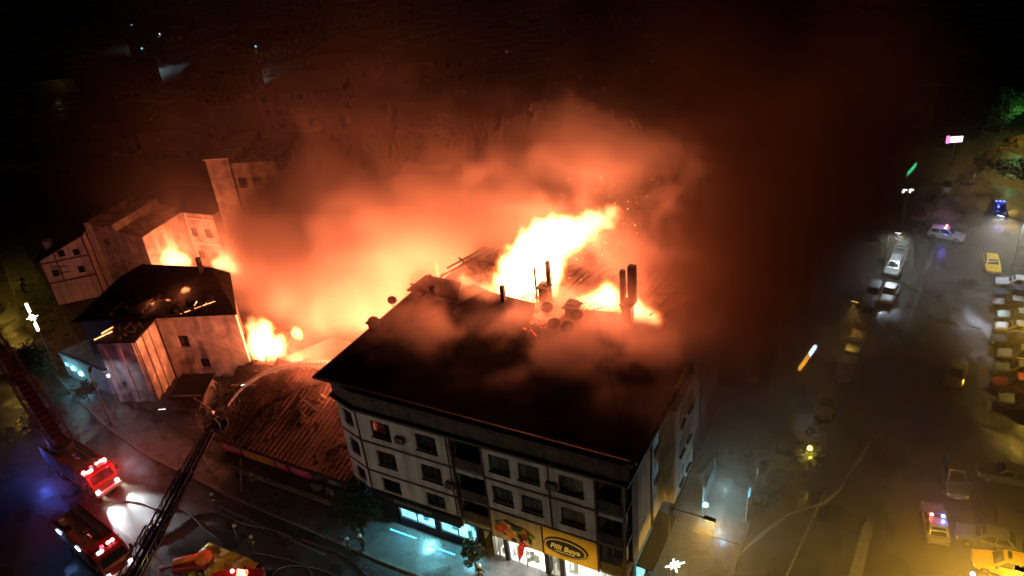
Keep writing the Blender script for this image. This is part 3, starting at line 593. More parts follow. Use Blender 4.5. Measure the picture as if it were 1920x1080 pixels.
# ---------------- half-timbered white house, far left ----------------
h1=thing('timbered_house','white gabled house with brown timber bands left of the fire','house',(-67.3,16.3,0),math.atan2(4.3,4.2))
mb=MB(); mb.yprism([(0,.1),(6.2,.1),(6.2,9.6),(0,7.2)],0,.3); mb.build('gable_wall','plaster_lilac',h1)
for z in (3.4,6.4): MB().bx((0,-.06,z),(6.2,-.001,z+.22)).build('timber_band','brown',h1)
MB().bx((2.0,-.05,3.7),(2.15,-.001,7.6)).build('timber_post','brown',h1); MB().bx((0,-.05,.1),(.18,-.001,7.2)).build('timber_post','brown',h1); MB().bx((6.0,-.05,.1),(6.2,-.001,9.5)).build('timber_post','brown',h1)
for x,z in ((4.4,6.75),(4.2,4.2),(1.0,4.4),(2.6,7.0)): MB().bx((x,-.04,z),(x+.8,-.001,z+.9)).build('window','darkglass',h1)
MB().bar((1.2,-.03,4.9),(3.3,-.03,4.6),.05,.14).build('timber_brace','brown',h1); MB().bar((1.2,-.03,5.8),(3.0,-.03,5.5),.05,.14).build('timber_brace','brown',h1)
slab([(-.5,-.5,7.0),(6.5,-.5,9.75),(6.5,11,9.75),(-.5,11,7.0)],'roof','rooftile',h1,.2); MB().bx((0,.31,.1),(.3,10.5,7.0)).build('side_wall','plaster_lilac',h1); MB().bx((5.9,.31,.1),(6.2,10.5,9.4)).build('side_wall','plaster_lilac',h1); MB().bx((.31,10.2,.1),(5.89,10.5,7)).build('rear_wall','plaster_lilac',h1)
MB().bx((.7,2,7.4),(1.7,3,8.8)).build('chimney','plaster_lilac',h1)
bB=thing('plain_house','plain plastered house with parapet right of the timbered house','house',(-64.2,22.4,0),math.atan2(1.6,8.6))
mb=MB(); mb.yprism([(0,.1),(9,.1),(9,8.6),(5,9.3),(4.6,10.2),(3.4,10.2),(3.4,9.6),(0,10.3)],0,9); mb.build('wall','plaster_old',bB)
MB().bx((2.4,-.03,7.2),(3.0,-.001,8.0)).build('window','darkglass',bB); MB().bx((-.1,-.1,.1),(1.0,-.001,10.35)).build('corner_strip','plaster',bB)
# lit building behind the far fire and the tower
bb=thing('back_building','low plastered building glowing behind the far left fire','building',(-65.6,31.2,0),math.atan2(1.6,13.5))
bops=[(1.5+2.6*i,z,2.7+2.6*i,z+1.3) for i in range(5) for z in (1.2,4.9)]
mb=MB(); wallpanel(mb,0,14.2,.1,8.6,bops,0,.3); mb.build('front_wall','plaster_old',bb)
for o_ in bops: window(bb,o_[0],o_[1],1.2,1.3,0,1)
for z in (3.6,7.6): MB().bx((0,-.1,z),(14.2,-.001,z+.2)).build('floor_band','plaster',bb)
for x in (.1,4.0,9.2): MB().bx((x,-.16,.1),(x+.35,-.101,8.6)).build('pilaster','plaster',bb)
MB().bx((0,.32,.1),(.3,8,8.6)).build('side_wall','plaster_old',bb); MB().bx((13.9,.32,.1),(14.2,8,8.6)).build('side_wall','plaster_old',bb); MB().bx((.3,7.7,.1),(13.9,8,8.6)).build('rear_wall','plaster_old',bb); MB().bx((-.3,-.3,8.62),(14.5,8.3,8.85)).build('roof','rooftile',bb)
tw=thing('tower_block','tall plastered gable of a block standing in orange smoke','building',(-50.6,33.6,0),math.atan2(.9,2.1))
MB().bx((0,0,.1),(3.2,12,16.4)).build('end_wall','plaster_old',tw); MB().bx((3.21,.5,.1),(9.5,11.8,15.6)).build('main_wall','plaster_old',tw)
MB().bx((-.2,-.2,16.41),(3.4,12.2,16.6)).build('coping','plaster',tw)
for z in (3,6,9,12):
    for y in (1.4,): pass
    for x in (3.7,5.7,7.7): MB().bx((x,.42,z),(x+1.1,.498,z+1.4)).build('window','darkglass',tw); MB().bx((x-.1,.2,z-.15),(x+1.2,.498,z-.02)).build('sill','plaster',tw)
# flat-roofed corner shop with cyan signs
fs_=thing('flat_roofed_shop','flat roofed corner shop with pale roof and cyan sign','shop',(-49.6,5.3,0))
fp=[(0,0),(9.0,-.7),(10.0,1.5),(9.7,2.6),(5.0,3.8),(1.6,5.6)]
MB().prism([(a*.97+.1,b*.94+.1) for a,b in fp],.1,3.1).build('wall','plaster_lilac',fs_); MB().prism(fp,3.12,3.35).build('roof','plaster_lilac',fs_)
MB().prism([(a*.98+.08,b*.96+.06) for a,b in fp],3.36,3.5).build('roof_kerb','kerb',fs_)
MB().prism([(.3,.3),(8.7,-.35),(9.6,1.6),(9.2,2.4),(4.9,3.5),(1.8,5.1)],3.37,3.52).build('roof_deck','plaster_lilac',fs_)
st=thing('light_strip_sign','long white cyan light strip sign on the flat roofed shop','sign',(-40.55,4.75,2.55),math.atan2(2.5,1.1)); MB().bx((0,-.12,0),(2.7,-.02,.42)).build('box','board',st)
for i in range(9): MB().bx((.06+.29*i,-.16,.06),(.06+.29*i+.24,-.125,.36)).build('lit_panel','e_winc' if i%3 else 'e_white',st)
for i,(x,y,z,s_) in enumerate([(.9,-.12,1.9,.5),(1.9,-.2,1.6,.45),(2.6,-.28,1.9,.5),(3.3,-.32,1.3,.4)]): MB().bx((x,y-.06,z),(x+.6,y-.0,z+s_)).build('lit_sign_panel','e_cyan2' if i%2 else 'e_winc',fs_)
light('shop_light',(1.6,-1.4,2.3),70,(.3,.85,1),.3,fs_); light('shop_light',(10.3,.8,2.2),25,(.35,.85,1),.3,fs_); light('shop_light',(3.4,-1.9,2.0),50,(.3,.85,1),.3,fs_)
# rubble of the burnt-out row between the house and the block
random.seed(21)
def mound(cx,cy,rx,ry_,h,lab,n=120):
    t=thing('rubble_heap',lab,'rubble',(cx,cy,.18)); 
    bm=bmesh.new(); bmesh.ops.create_icosphere(bm,subdivisions=4,radius=1)
    from mathutils import noise as NZ
    for v in bm.verts:
        k=1+.5*NZ.noise(v.co*2.2+Vector((cx,cy,0)))+.25*NZ.noise(v.co*6); v.co=Vector((v.co.x*rx*k,v.co.y*ry_*k,max(-.1,v.co.z*h*k)))
    me=bpy.data.meshes.new('heap'); bm.to_mesh(me); bm.free(); me.materials.append(M['rubble']); link('heap',me,t)
    for i in range(n//4):
        a=random.random()*6.28; r=random.random()**.5; p=Vector((rx*r*math.cos(a),ry_*r*math.sin(a),h*(1-r*r)*.9)); q=p+Vector((random.uniform(-1.4,1.4),random.uniform(-1.4,1.4),random.uniform(0,.9)))
        MB().bar(p,q,random.uniform(.08,.2),random.uniform(.08,.2)).build('charred_beam','char',t)
mound(-24.5,13.8,4.0,2.6,2.6,'dark rubble heap in front of the left fire'); mound(-14.5,19.5,4.5,3.2,2.2,'rubble heap glowing behind the tiled roof ridge'); mound(-30,25,5,4,1.8,'rubble heap behind the burning house')
for i,(x,y,rz,l) in enumerate([(-16.5,21,0.2,8),(-35,34,.3,12),(-8,28,.1,7)]):
    t=thing('ruined_wall',['broken masonry wall standing behind the tiled shop row','broken masonry wall deep in the orange smoke','short broken wall behind the apartment block'][i],'wall',(x,y,.1),rz)
    prof=[(0,0),(l,0),(l,1.5)]; n=9
    for k in range(n,-1,-1): prof.append((l*k/n,2.2+random.uniform(-.6,1.6)))
    MB().yprism(prof,0,.35).build('masonry','plaster_old',t)
# ---------------- buildings along the side road and in the dark distance ----------------
def block(lab,x,y,w_,d,h,rz=0,mat='plaster_dark',roof='hip',wins=True,lit=(),name='building',ww=1.2):
    t=thing(name,lab,'building',(x,y,0),rz)
    MB().bx((0,0,.1),(w_,d,h)).build('wall',mat,t)
    if roof=='hip':
        o=.5; m_=min(w_,d)/2; rh=m_*.45
        if w_>=d: a,b=(m_,d/2),(w_-m_,d/2)
        else: a,b=(w_/2,m_),(w_/2,d-m_)
        mb=MB(); mb.add([(-o,-o,h),(w_+o,-o,h),(w_+o,d+o,h),(-o,d+o,h),(a[0],a[1],h+rh),(b[0],b[1],h+rh)],[(0,1,5,4),(1,2,5),(2,3,4,5),(3,0,4),(3,2,1,0)] if w_>=d else [(0,1,4),(1,2,5,4),(2,3,5),(3,0,4,5),(3,2,1,0)]); mb.build('roof','rooftile',t)
    elif roof=='gable':
        mb=MB(); mb.yprism([(-.5,h),(w_+.5,h),(w_/2,h+w_*.28)],-.4,d+.4); mb.build('roof','rooftile',t)
    else: MB().bx((-.25,-.25,h),(w_+.25,d+.25,h+.35)).build('roof','concrete',t)
    if wins:
        k=0
        for z in [1.2+3*i for i in range(max(1,int(h/3)))]:
            for i in range(int(w_/2.6)):
                wx=.9+2.6*i; MB().bx((wx,-.04,z),(wx+ww,-.001,z+1.3)).build('window',lit[k%len(lit)] if (k in (lit and LK)) else 'darkglass',t); k+=1
            for i in range(int(d/3)):
                wy=1+3*i; MB().bx((w_+.001,wy,z),(w_+.04,wy+ww,z+1.3)).build('window','darkglass',t)
    return t
LK=()
block('dim gabled building standing in red smoke behind the flames',-2,68,10,16,8.5,.35,'plaster_dark','gable'); block('dim wide building in dark smoke right of the gabled one',12,70,14,14,7.5,.25,'plaster_dark','gable')
block('dark shop building by the side road behind the block',12,29,13.5,13,8,.05,'plaster_dark','hip'); block('dark building along the side road with neon strip post',13,45,13.5,14,9,.06,'plaster_dark','hip')
block('dark building along the side road under the green sign',16,86,15,14,9,.1,'plaster_dark','hip'); block('far dark building beside the pink sign',22,104,14,16,10,.2,'plaster_dark','flat')
random.seed(31)
for i,(x,y,w_,d,h,rz,rt,lab) in enumerate([(-125,58,16,12,8,.5,'hip','dark hip roofed house at the far left edge'),(-104,62,14,11,7,.5,'gable','dark gabled house behind the timbered house'),(-92,84,18,12,9,.45,'hip','dark hip roofed house above the tower'),(-128,96,16,14,9,.6,'flat','dark flat roofed block near the pale yard'),(-165,92,18,12,8,.6,'hip','dark house beside the dim yellow lit wall'),(-150,140,20,14,10,.6,'flat','dark block right of the pale yard'),(-205,140,20,14,9,.6,'hip','far dark house below the white lamps'),(-110,120,18,12,8,.5,'hip','dark house in the upper left centre'),(-75,112,18,14,9,.4,'hip','dark house behind the top of the smoke'),(-40,120,18,12,8,.3,'gable','far dark gabled house above the flames'),(-150,180,22,14,10,.6,'flat','farthest dark block at the upper left'),(10,150,20,14,8,.1,'hip','far dark house with dim yellow wall'),(60,118,16,14,9,-.2,'hip','dark house behind the green lit tree'),(-60,165,24,14,9,.3,'hip','farthest dark house at top centre')]):
    block(lab,x,y,w_,d,h,rz,'plaster_dark',rt)
t=thing('garden_wall','long pale boundary wall running across the dark left background','wall',(-140,46,0),math.atan2(40,50)*.0+.45); MB().bx((0,0,0),(46,.3,2.2)).build('masonry','concrete',t); MB().bx((-.1,-.08,2.2),(46.1,.38,2.35)).build('coping','kerb',t)
mb=MB(); mb.prism([(-190,118),(-172,104),(-150,114),(-160,140),(-172,144)],.004,.1); struct(mb,'yard','kerb')
t=thing('yellow_lit_wall','dim yellow lit low wall far at the upper left','wall',(-196,98,0),.4); MB().bx((0,0,0),(22,.4,4)).build('masonry','plaster_cream',t); light('wall_light',(9,-3,3.5),8,(1,.65,.1),.3,t)
t=thing('yellow_lit_shed','dim yellow lit shed seen through smoke at top right','shed',(7,132,0),.1); MB().bx((0,0,0),(7,4,3)).build('wall','plaster_cream',t); MB().bx((-.3,-.3,3),(7.3,4.3,3.2)).build('roof','rooftile',t); light('wall_light',(3,-1.2,2.2),420,(1,.6,.08),.3,t)

# clutter in the alley between the burning house and the tiled row
random.seed(77)
al_=thing('collapsed_timber','tangle of fallen timber in the alley left of the tiled row','debris',(-24.5,6.2,.1))
for i in range(60):
    a=Vector((random.uniform(-6,5),random.uniform(-3.4,4.2),random.uniform(.0,1.4))); b=a+Vector((random.uniform(-2.6,2.6),random.uniform(-2,2),random.uniform(-.4,1.6))); b.z=max(b.z,0)
    MB().bar(a,b,random.uniform(.06,.2),random.uniform(.05,.14)).build('fallen_beam',random.choice(['char','char','brown','plaster_dark','metal']),al_)
for i,(x,y,w_,d,h) in enumerate([(-30.5,5.0,3.2,3.0,2.4),(-26,9.0,4.5,2.6,2.2)]):
    t=thing('lean_to_shed',['dark lean-to shed against the house wing','dark lean-to shed below the house window'][i],'shed',(x,y,.1),.38); MB().bx((0,0,0),(w_,d,h)).build('wall','plaster_dark',t); MB().xprism([(-.3,h-.2),(d+.2,h+.5),(d+.2,h+.6),(-.3,h-.1)],-.3,w_+.3).build('roof','rooftile',t)
    for k in range(4): MB().bx((.2+k*w_/4,-.04,.1),(.2+k*w_/4+w_/4-.15,-.002,h-.3)).build('plank','brown',t)

# wreckage on the tiled roof: holes edged with broken laths, scattered boards
random.seed(41); wr=thing('roof_wreckage','broken boards and laths scattered over the tiled roof','debris',(-18.2,0,0))
def tz(y): return 4.5+(y-.1)*2.5/9.5+.16
for i in range(46):
    x=random.choice([random.gauss(3,1.4),random.gauss(8,3.2)]); y=random.uniform(2.0,9.2); L_=random.uniform(.4,2.2); a=random.uniform(0,3.14); x=min(14,max(.5,x)); y2=min(9.4,max(.6,y+L_*math.sin(a)))
    MB().bar((x,y,tz(y)+.04),(x+L_*math.cos(a),y2,tz(y2)+random.uniform(.05,.5)),random.uniform(.06,.3),.05).build('broken_board',random.choice(['char','char','brown','rubble']),wr)
for x,y,r in ((2.4,6.8,1.1),(5.6,8.2,.9),(4.0,4.4,.7)):
    n=9; pts_=[(x+r*random.uniform(.6,1.2)*math.cos(2*math.pi*k/n),y+.8*r*random.uniform(.6,1.2)*math.sin(2*math.pi*k/n)) for k in range(n)]
    mb=MB(); mb.add([(a,b,tz(b)+.03) for a,b in pts_]+[(a,b,tz(b)-.05) for a,b in pts_],[tuple(range(n)),tuple(range(2*n-1,n-1,-1))]+[(k,n+k,n+(k+1)%n,(k+1)%n) for k in range(n)]); mb.build('burnt_patch','char',wr)
# ---------------- vehicles ----------------
WH={}
def wheel(par,x,y,z,r,w_):
    k=(r,w_)
    if k not in WH:
        a=MB().tube((0,-w_/2,0),(0,w_/2,0),r,n=18).mesh('tyre'); a.materials.append(M['rubber'])
        b=MB().tube((0,-w_/2-.012,0),(0,w_/2+.012,0),r*.62,n=14).mesh('rim'); b.materials.append(M['rim']); WH[k]=(a,b)
    o=link('wheel',WH[k][0],par,(x,y,z)); link('rim',WH[k][1],o); return o
def loft(st,mb):
    n=len(st[0]); vs=[p for s_ in st for p in s_]; fs=[tuple(range(n-1,-1,-1)),tuple(range((len(st)-1)*n,len(st)*n))]
    for k in range(len(st)-1):
        for i in range(n): fs.append((k*n+i,k*n+(i+1)%n,(k+1)*n+(i+1)%n,(k+1)*n+i))
    return mb.add(vs,fs)
CAR={}
def make_car(colour,kind):
    """front towards +x"""
    t=link('parked_car',None); pm=M[colour]
    tall={'sedan':0,'hatch':.06,'van':.28}[kind]; rear={'sedan':-1.2,'hatch':-1.75,'van':-1.95}[kind]; rw={'sedan':-1.75,'hatch':-2.02,'van':-2.1}[kind]
    st=[]
    for x,w_,zt,zl in [(2.16,.6,.62,.34),(2.08,.76,.7,.27),(1.75,.84,.77,.24),(1.2,.87,.86,.22),(.8,.88,.92,.22),(-1.0,.88,.95,.22),(-1.75,.86,.95 ,.24),(-2.05,.8,.9,.28),(-2.14,.68,.7,.36)]:
        st.append([(x,-w_*.9,zl),(x,w_*.9,zl),(x,w_,zl+.14),(x,w_,zt-.2),(x,w_*.96,zt-.07),(x,w_*.8,zt),(x,-w_*.8,zt),(x,-w_*.96,zt-.07),(x,-w_,zt-.2),(x,-w_,zl+.14)])
    loft(st,MB()).build('body',pm,t,False)
    zr=1.44+tall; A=dict(bf=.95,br=rw,rf=.22,rr=rear,wb=.76,wt=.6)
    cb=[]
    for z,f in ((.9,0),(1.2,.55),(zr-.04,.97),(zr,1.06)):
        xf=A['bf']+(A['rf']-A['bf'])*f; xr=A['br']+(A['rr']-A['br'])*f; w_=A['wb']+(A['wt']-A['wb'])*f
        cb.append([(xf,-w_*.86,z),(xf,w_*.86,z),(xf-.1,w_,z),(xr+.1,w_,z),(xr,w_*.86,z),(xr,-w_*.86,z),(xr+.1,-w_,z),(xf-.1,-w_,z)])
    cabin=loft(cb,MB()).build('cabin',pm,t)
    def face(i,j,lo,hi,name,off): # inset glass panel on the cabin side between ring corners i,j
        def P(ring_f,k): 
            z=.9+(zr-.04-.9)*ring_f; f=ring_f*.97; xf=A['bf']+(A['rf']-A['bf'])*f; xr=A['br']+(A['rr']-A['br'])*f; w_=A['wb']+(A['wt']-A['wb'])*f
            return Vector([(xf,-w_*.86,z),(xf,w_*.86,z),(xf-.1,w_,z),(xr+.1,w_,z),(xr,w_*.86,z),(xr,-w_*.86,z),(xr+.1,-w_,z),(xf-.1,-w_,z)][k])
        a,b,c,d=P(.1,i),P(.1,j),P(.93,j),P(.93,i)
        def L(u,v): return (a*(1-u)+b*u)*(1-v)+(d*(1-u)+c*u)*v
        o_=Vector(off)*.012; q=[L(lo,0)+o_,L(hi,0)+o_,L(hi,1)+o_,L(lo,1)+o_]; q2=[v-o_*1.6 for v in q]
        mb=MB(); mb.add(q+q2,[(0,1,2,3),(7,6,5,4),(0,4,5,1),(1,5,6,2),(2,6,7,3),(3,7,4,0)]); mb.build(name,'darkglass',t)
    face(0,1,.05,.95,'windshield',(.7,0,.7)); face(4,5,.05,.95,'rear_window',(-.8,0,.5))
    for i,j,s_ in ((2,3,1),(6,7,-1)): face(i,j,.06,.46,'side_window',(0,s_,.3)); face(i,j,.52,.94,'side_window',(0,s_,.3))
    for x in (1.35,-1.35):
        for y in (-.8,.8): wheel(t,x,y,.32,.32,.2)
    for s_ in (-1,1):
        MB().bevbox((1.98,s_*.62-.16,.52),(2.13,s_*.62+.16,.66),.02).build('headlight','white',t); MB().bx((-2.13,s_*.6-.15,.6),(-2.0,s_*.6+.15,.76)).build('taillight','red_car_lens',t); MB().bevbox((.62,s_*.92-.1,.92),(.8,s_*.92+.1,1.06),.03).build('mirror','black',t)
    MB().bx((2.1,-.55,.3),(2.19,.55,.46)).build('bumper','black',t); MB().bx((-2.18,-.6,.34),(-2.1,.6,.5)).build('bumper','black',t)
    MB().bx((2.17,-.26,.36),(2.2,.26,.46)).build('number_plate','white',t)
    return t
M['red_car_lens']=nmat('tail_lens',(.25,.01,.01),.3,.1,4)
def car(colour,kind,x,y,rz,label,group=None,name='parked_car',cat='car',z=0.):
    k=(colour,kind)
    if k not in CAR: CAR[k]=make_car(colour,kind); o=CAR[k]
    else: o=copy_tree(CAR[k])
    o.name=name; o.location=(x,y,z); o.rotation_euler=(0,0,rz)
    for e in list(o.keys()): del o[e]
    tag(o,label,cat,group); return o
D=math.radians
g1='cars parked along the left kerb of the side road'
car('car_white_car','sedan',34.3,52.9,D(-97),'white saloon nearest the white lamp, bonnet towards the viewer',g1)
car('car_silver','hatch',32.7,52.4,D(-95),'silver hatchback left of the white saloon',g1)
car('car_white_car','hatch',34.3,59.8,D(-96),'white hatchback behind the white saloon under the lamp',g1)
car('car_silver','sedan',34.7,64.6,D(-96),'silver saloon second behind the white saloon',g1)
car('car_grey','hatch',32.6,47.8,D(-95),'grey hatchback in front of the silver hatchback',g1)
car('car_black_car','sedan',34.8,70.3,D(-97),'black saloon third behind the white saloon',g1)
car('car_beige','sedan',31.7,36.0,D(-93),'beige saloon dim in the smoke below the yellow lamp',g1)
car('car_grey','sedan',32.1,41.2,D(-94),'grey saloon under the yellow street lamp',g1)
car('car_brown_car','hatch',30.9,29.6,D(-92),'brown hatchback lowest in the row, almost lost in smoke',g1)
car('car_red_car','hatch',36.4,77.3,D(-100),'red hatchback at the bend of the side road',g1)
car('car_black_car','hatch',37.4,82.3,D(-103),'black hatchback just beyond the red hatchback',g1)
car('car_grey','van',39.3,87.2,D(-108),'grey van parked beyond the black hatchback',g1)
car('car_navy','sedan',42.2,92.3,D(-112),'navy saloon near the far end of the row',g1)
car('car_black_car','sedan',43.8,99.2,D(-118),'black saloon farthest along the road before the van',g1)
car('car_black_car','van',47.5,108.5,D(-125),'black van by the green lit tree',g1)
g2='cars parked side on at the right edge'
rk=[('car_white_car','sedan',59.6,'white saloon topmost in the right hand rank below the taxi'),('car_navy','hatch',56.9,'navy hatchback second from the top of the right rank'),('car_black_car','sedan',54.4,'black saloon third from the top of the right rank'),('car_green_car','sedan',51.8,'dark green saloon in the middle of the right rank'),('car_silver','sedan',49.1,'silver saloon below the dark green one in the rank'),('car_black_car','hatch',46.5,'black hatchback below the silver saloon in the rank'),('car_grey','van',43.9,'grey van in the lower half of the right rank'),('car_grey','hatch',41.2,'grey hatchback below the grey van in the rank'),('car_red_car','van',38.6,'red van near the bottom of the right rank'),('car_silver','hatch',36.0,'silver hatchback lowest in the right rank')]
for i,(c,k,y,lab) in enumerate(rk): car(c,k,47.2-.25*(i%3),y,D(180+(i%2)*2),lab,g2)
car('yellow','sedan',44.7,63.9,D(-85),'yellow taxi parked alone above the right hand rank',None,'taxi','taxi')
car('car_beige','sedan',41.5,38.6,D(-96),'beige saloon driving through smoke in the road middle',None,'car')
car('car_grey','sedan',44.2,17.2,D(180),'grey saloon side on beside the police car',None,'parked_car')
tx=car('yellow','hatch',45.3,15.0,D(184),'bright yellow taxi in the bottom right corner',None,'taxi','taxi')
MB().bevbox((-.2,-.32,1.52),(.05,.32,1.68),.03).build('roof_sign','black',tx)
car('car_grey','van',41.8,23.2,D(-82),'grey van dim behind the police car',None,'parked_car'); car('car_grey','sedan',45.6,25.2,D(181),'grey saloon dim, above the one beside the police car',None,'parked_car')
def lightbar(o,z=1.46):
    MB().bevbox((-.3,-.55,z),(-.02,.55,z+.06),.02).build('light_bar','black',o)
    MB().dome((-.16,.4,z+.06),.13,.14).build('beacon','e_redhot',o); MB().dome((-.16,-.4,z+.06),.13,.14).build('beacon','e_bluew',o)
    light('beacon_light',(-.16,.5,z+.45),60,(1,.03,.05),.1,o); light('beacon_light',(-.16,-.5,z+.45),90,(.06,.15,1),.1,o)
pc=car('car_beige','sedan',40.6,17.4,D(99),'police car with red and blue roof lights at lower right',None,'police_car','police car'); lightbar(pc)
pc=car('car_white_car','hatch',39.6,70.9,D(-10),'distant police car crossing the road under blue lights',None,'police_car','police car'); lightbar(pc,1.52)
pc=car('car_navy','van',45.6,80.3,D(-80),'dark van with blue beacons beside the round dark tree',None,'police_van','van'); MB().bevbox((-.4,-.6,1.76),(-.1,.6,1.84),.02).build('light_bar','black',pc)
for y in (-.45,0,.45): MB().dome((-.25,y,1.84),.13,.14).build('beacon','e_blue',pc)
light('beacon_light',(1.0,0,2.3),160,(.06,.1,1),.15,pc)
light('beacon_light',(2.4,0,1.2),60,(.1,.15,1),.15,pc)
mb=MB().bevbox((0,0,0),(.5,.4,.9),.05); bl=thing('signal_box','small dark box with blue lamp at the bottom right edge','signal box',(42.9,12.6,0)); mb.build('case','black',bl); MB().dome((.25,.2,.9),.2,.25).build('lamp','e_blues',bl)
# fire engine
def fire_truck(label,x,y,rz,L=8.,group='fire trucks on the front street',beam=350,bea=14):
    t=thing('fire_truck',label,'fire truck',(x,y,0),rz,group); h=2.95; wd=1.22
    MB().bx((-L/2,-.95,.45),(L/2-.2,.95,.8)).build('chassis','black',t)
    xc=L/2-2.1
    cabp=[(xc,.7),(L/2,.7),(L/2+.02,1.5),(L/2-.12,1.75),(L/2-.35,2.65),(L/2-.6,2.8),(xc,2.8)]
    cab=MB().yprism(cabp,-wd,wd).build('cab','red',t)
    mb=MB(); mb.add([(L/2-.1,-1.05,1.78),(L/2-.1,1.05,1.78),(L/2-.33,1.0,2.6),(L/2-.33,-1.0,2.6)],[(0,1,2,3)]); ws=mb.build('windshield','darkglass',cab); ws.location=(.02,0,.01); ws.modifiers.new('t','SOLIDIFY').thickness=.02
    for s_ in (-1,1):
        MB().bx((xc+.25,s_*(wd+.004)-.01,1.75),(xc+.85,s_*(wd+.004)+.01,2.5)).build('side_window','darkglass',cab); MB().bx((xc+1.0,s_*(wd+.004)-.01,1.75),(xc+1.65,s_*(wd+.004)+.01,2.5)).build('side_window','darkglass',cab)
        MB().bevbox((L/2+.0,s_*.95-.16,.85),(L/2+.08,s_*.95+.16,1.15),.02).build('headlight','e_white',t); MB().bx((L/2-.1,s_*(wd+.22)-.1,1.9),(L/2,s_*(wd+.22)+.1,2.5)).build('mirror','black',t)
    MB().bevbox((L/2-.05,-1.2,.5),(L/2+.28,1.2,.8),.05).build('bumper','white',t)
    bd=MB().bx((-L/2,-wd-.02,.8),(xc-.05,wd+.02,h-.35)).build('body','red',t)
    ns=4; sw=(xc-.05+L/2-.3)/ns
    for s_ in (-1,1):
        for i in range(ns):
            rs=MB()
            for q in range(8): rs.bx((-L/2+.15+sw*i,s_*(wd+.045)-.02,1.0+q*.19),(-L/2+.15+sw*(i+1)-.1,s_*(wd+.045)+.02,1.0+q*.19+.17))
            rs.build('roller_shutter','metal',bd)
        MB().bx((-L/2,s_*(wd-.02)-.06,h-.349),(xc-.06,s_*(wd-.02)+.06,h)).build('roof_rail','red',bd)
        MB().bx((-L/2-.03,s_*1.0-.12,1.0),(-L/2-.001,s_*1.0+.12,1.3)).build('taillight','e_red',t)
        MB().bx((-L/2,s_*(wd+.01)-.005,.86),(xc,s_*(wd+.024)+.005,.95)).build('reflective_stripe','hivis',bd)
    MB().bx((-L/2+.02,-wd+.09,h-.348),(xc-.08,wd-.09,h-.28)).build('roof_deck','chk',bd)
    MB().tube((-.4,.0,h-.279),(-.4,0,h-.2),.42,n=20).build('hatch','black',bd); MB().tube((-.4,.0,h-.2),(-.4,0,h-.16),.3,n=20).build('hatch_lid','chk',bd)
    MB().tube((.9,-.3,h-.28),(.9,-.3,h+.25),.12,n=10).build('water_cannon','red',bd); MB().tube((.9,-.3,h+.25),(1.7,-.3,h+.45),.09,.06,n=10).build('water_cannon_barrel','red',bd)
    ld=MB(); 
    for y in (.55,.95): ld.bx((-L/2+.2,y,h-.15),(xc-.3,y+.06,h-.07))
    for i in range(14): ld.bx((-L/2+.4+i*.35,.55,h-.13),(-L/2+.44+i*.35,1.0,h-.09))
    ld.build('roof_ladder','metal',bd)
    for i in range(3): MB().bevbox((-L/2+.3+i*.8,-.95,h-.28),(-L/2+.9+i*.8,-.5,h-.02),.04).build('locker',['chk','metal','black'][i],bd)
    MB().bevbox((xc+.7,-.95,2.8),(xc+1.0,.95,2.88),.03).build('light_bar','black',cab)
    for y in (-.2,.35,.7): MB().dome((xc+.85,y,2.88),.16,.16).build('beacon','e_redhot' if y>0 else 'e_red',cab)
    MB().bevbox((xc+1.15,-.8,2.8),(xc+1.3,-.3,2.95),.03).build('work_lamp','e_white',cab)
    for x_ in (L/2-1.1,-L/2+1.5,-L/2+2.6):
        for y_ in (-1.05,1.05): wheel(t,x_,y_,.5,.5,.32)
    for s_ in (-1,1): light('headlight_beam',(L/2+.35,s_*.95,1.0),beam,(.85,.95,1),.12,t,'SPOT',(1,0,-.3),44,.9)
    light('beacon_light',(xc+.9,.3,3.4),bea,(1,.03,.05),.15,t)
    return t
f2=fire_truck('red fire engine with brown roof deck at lower left',-21.5,-11.7,D(-10),8.2)
for i,(x_,s_) in enumerate([(-3.2,-1),(.2,-1)]): MB().bx((x_,-1.33,2.2),(x_+.7,-1.27,2.4)).build('side_lamp','e_bluew',f2)
light('side_light',(-2.8,-1.9,2.2),30,(.2,.4,1),.1,f2)
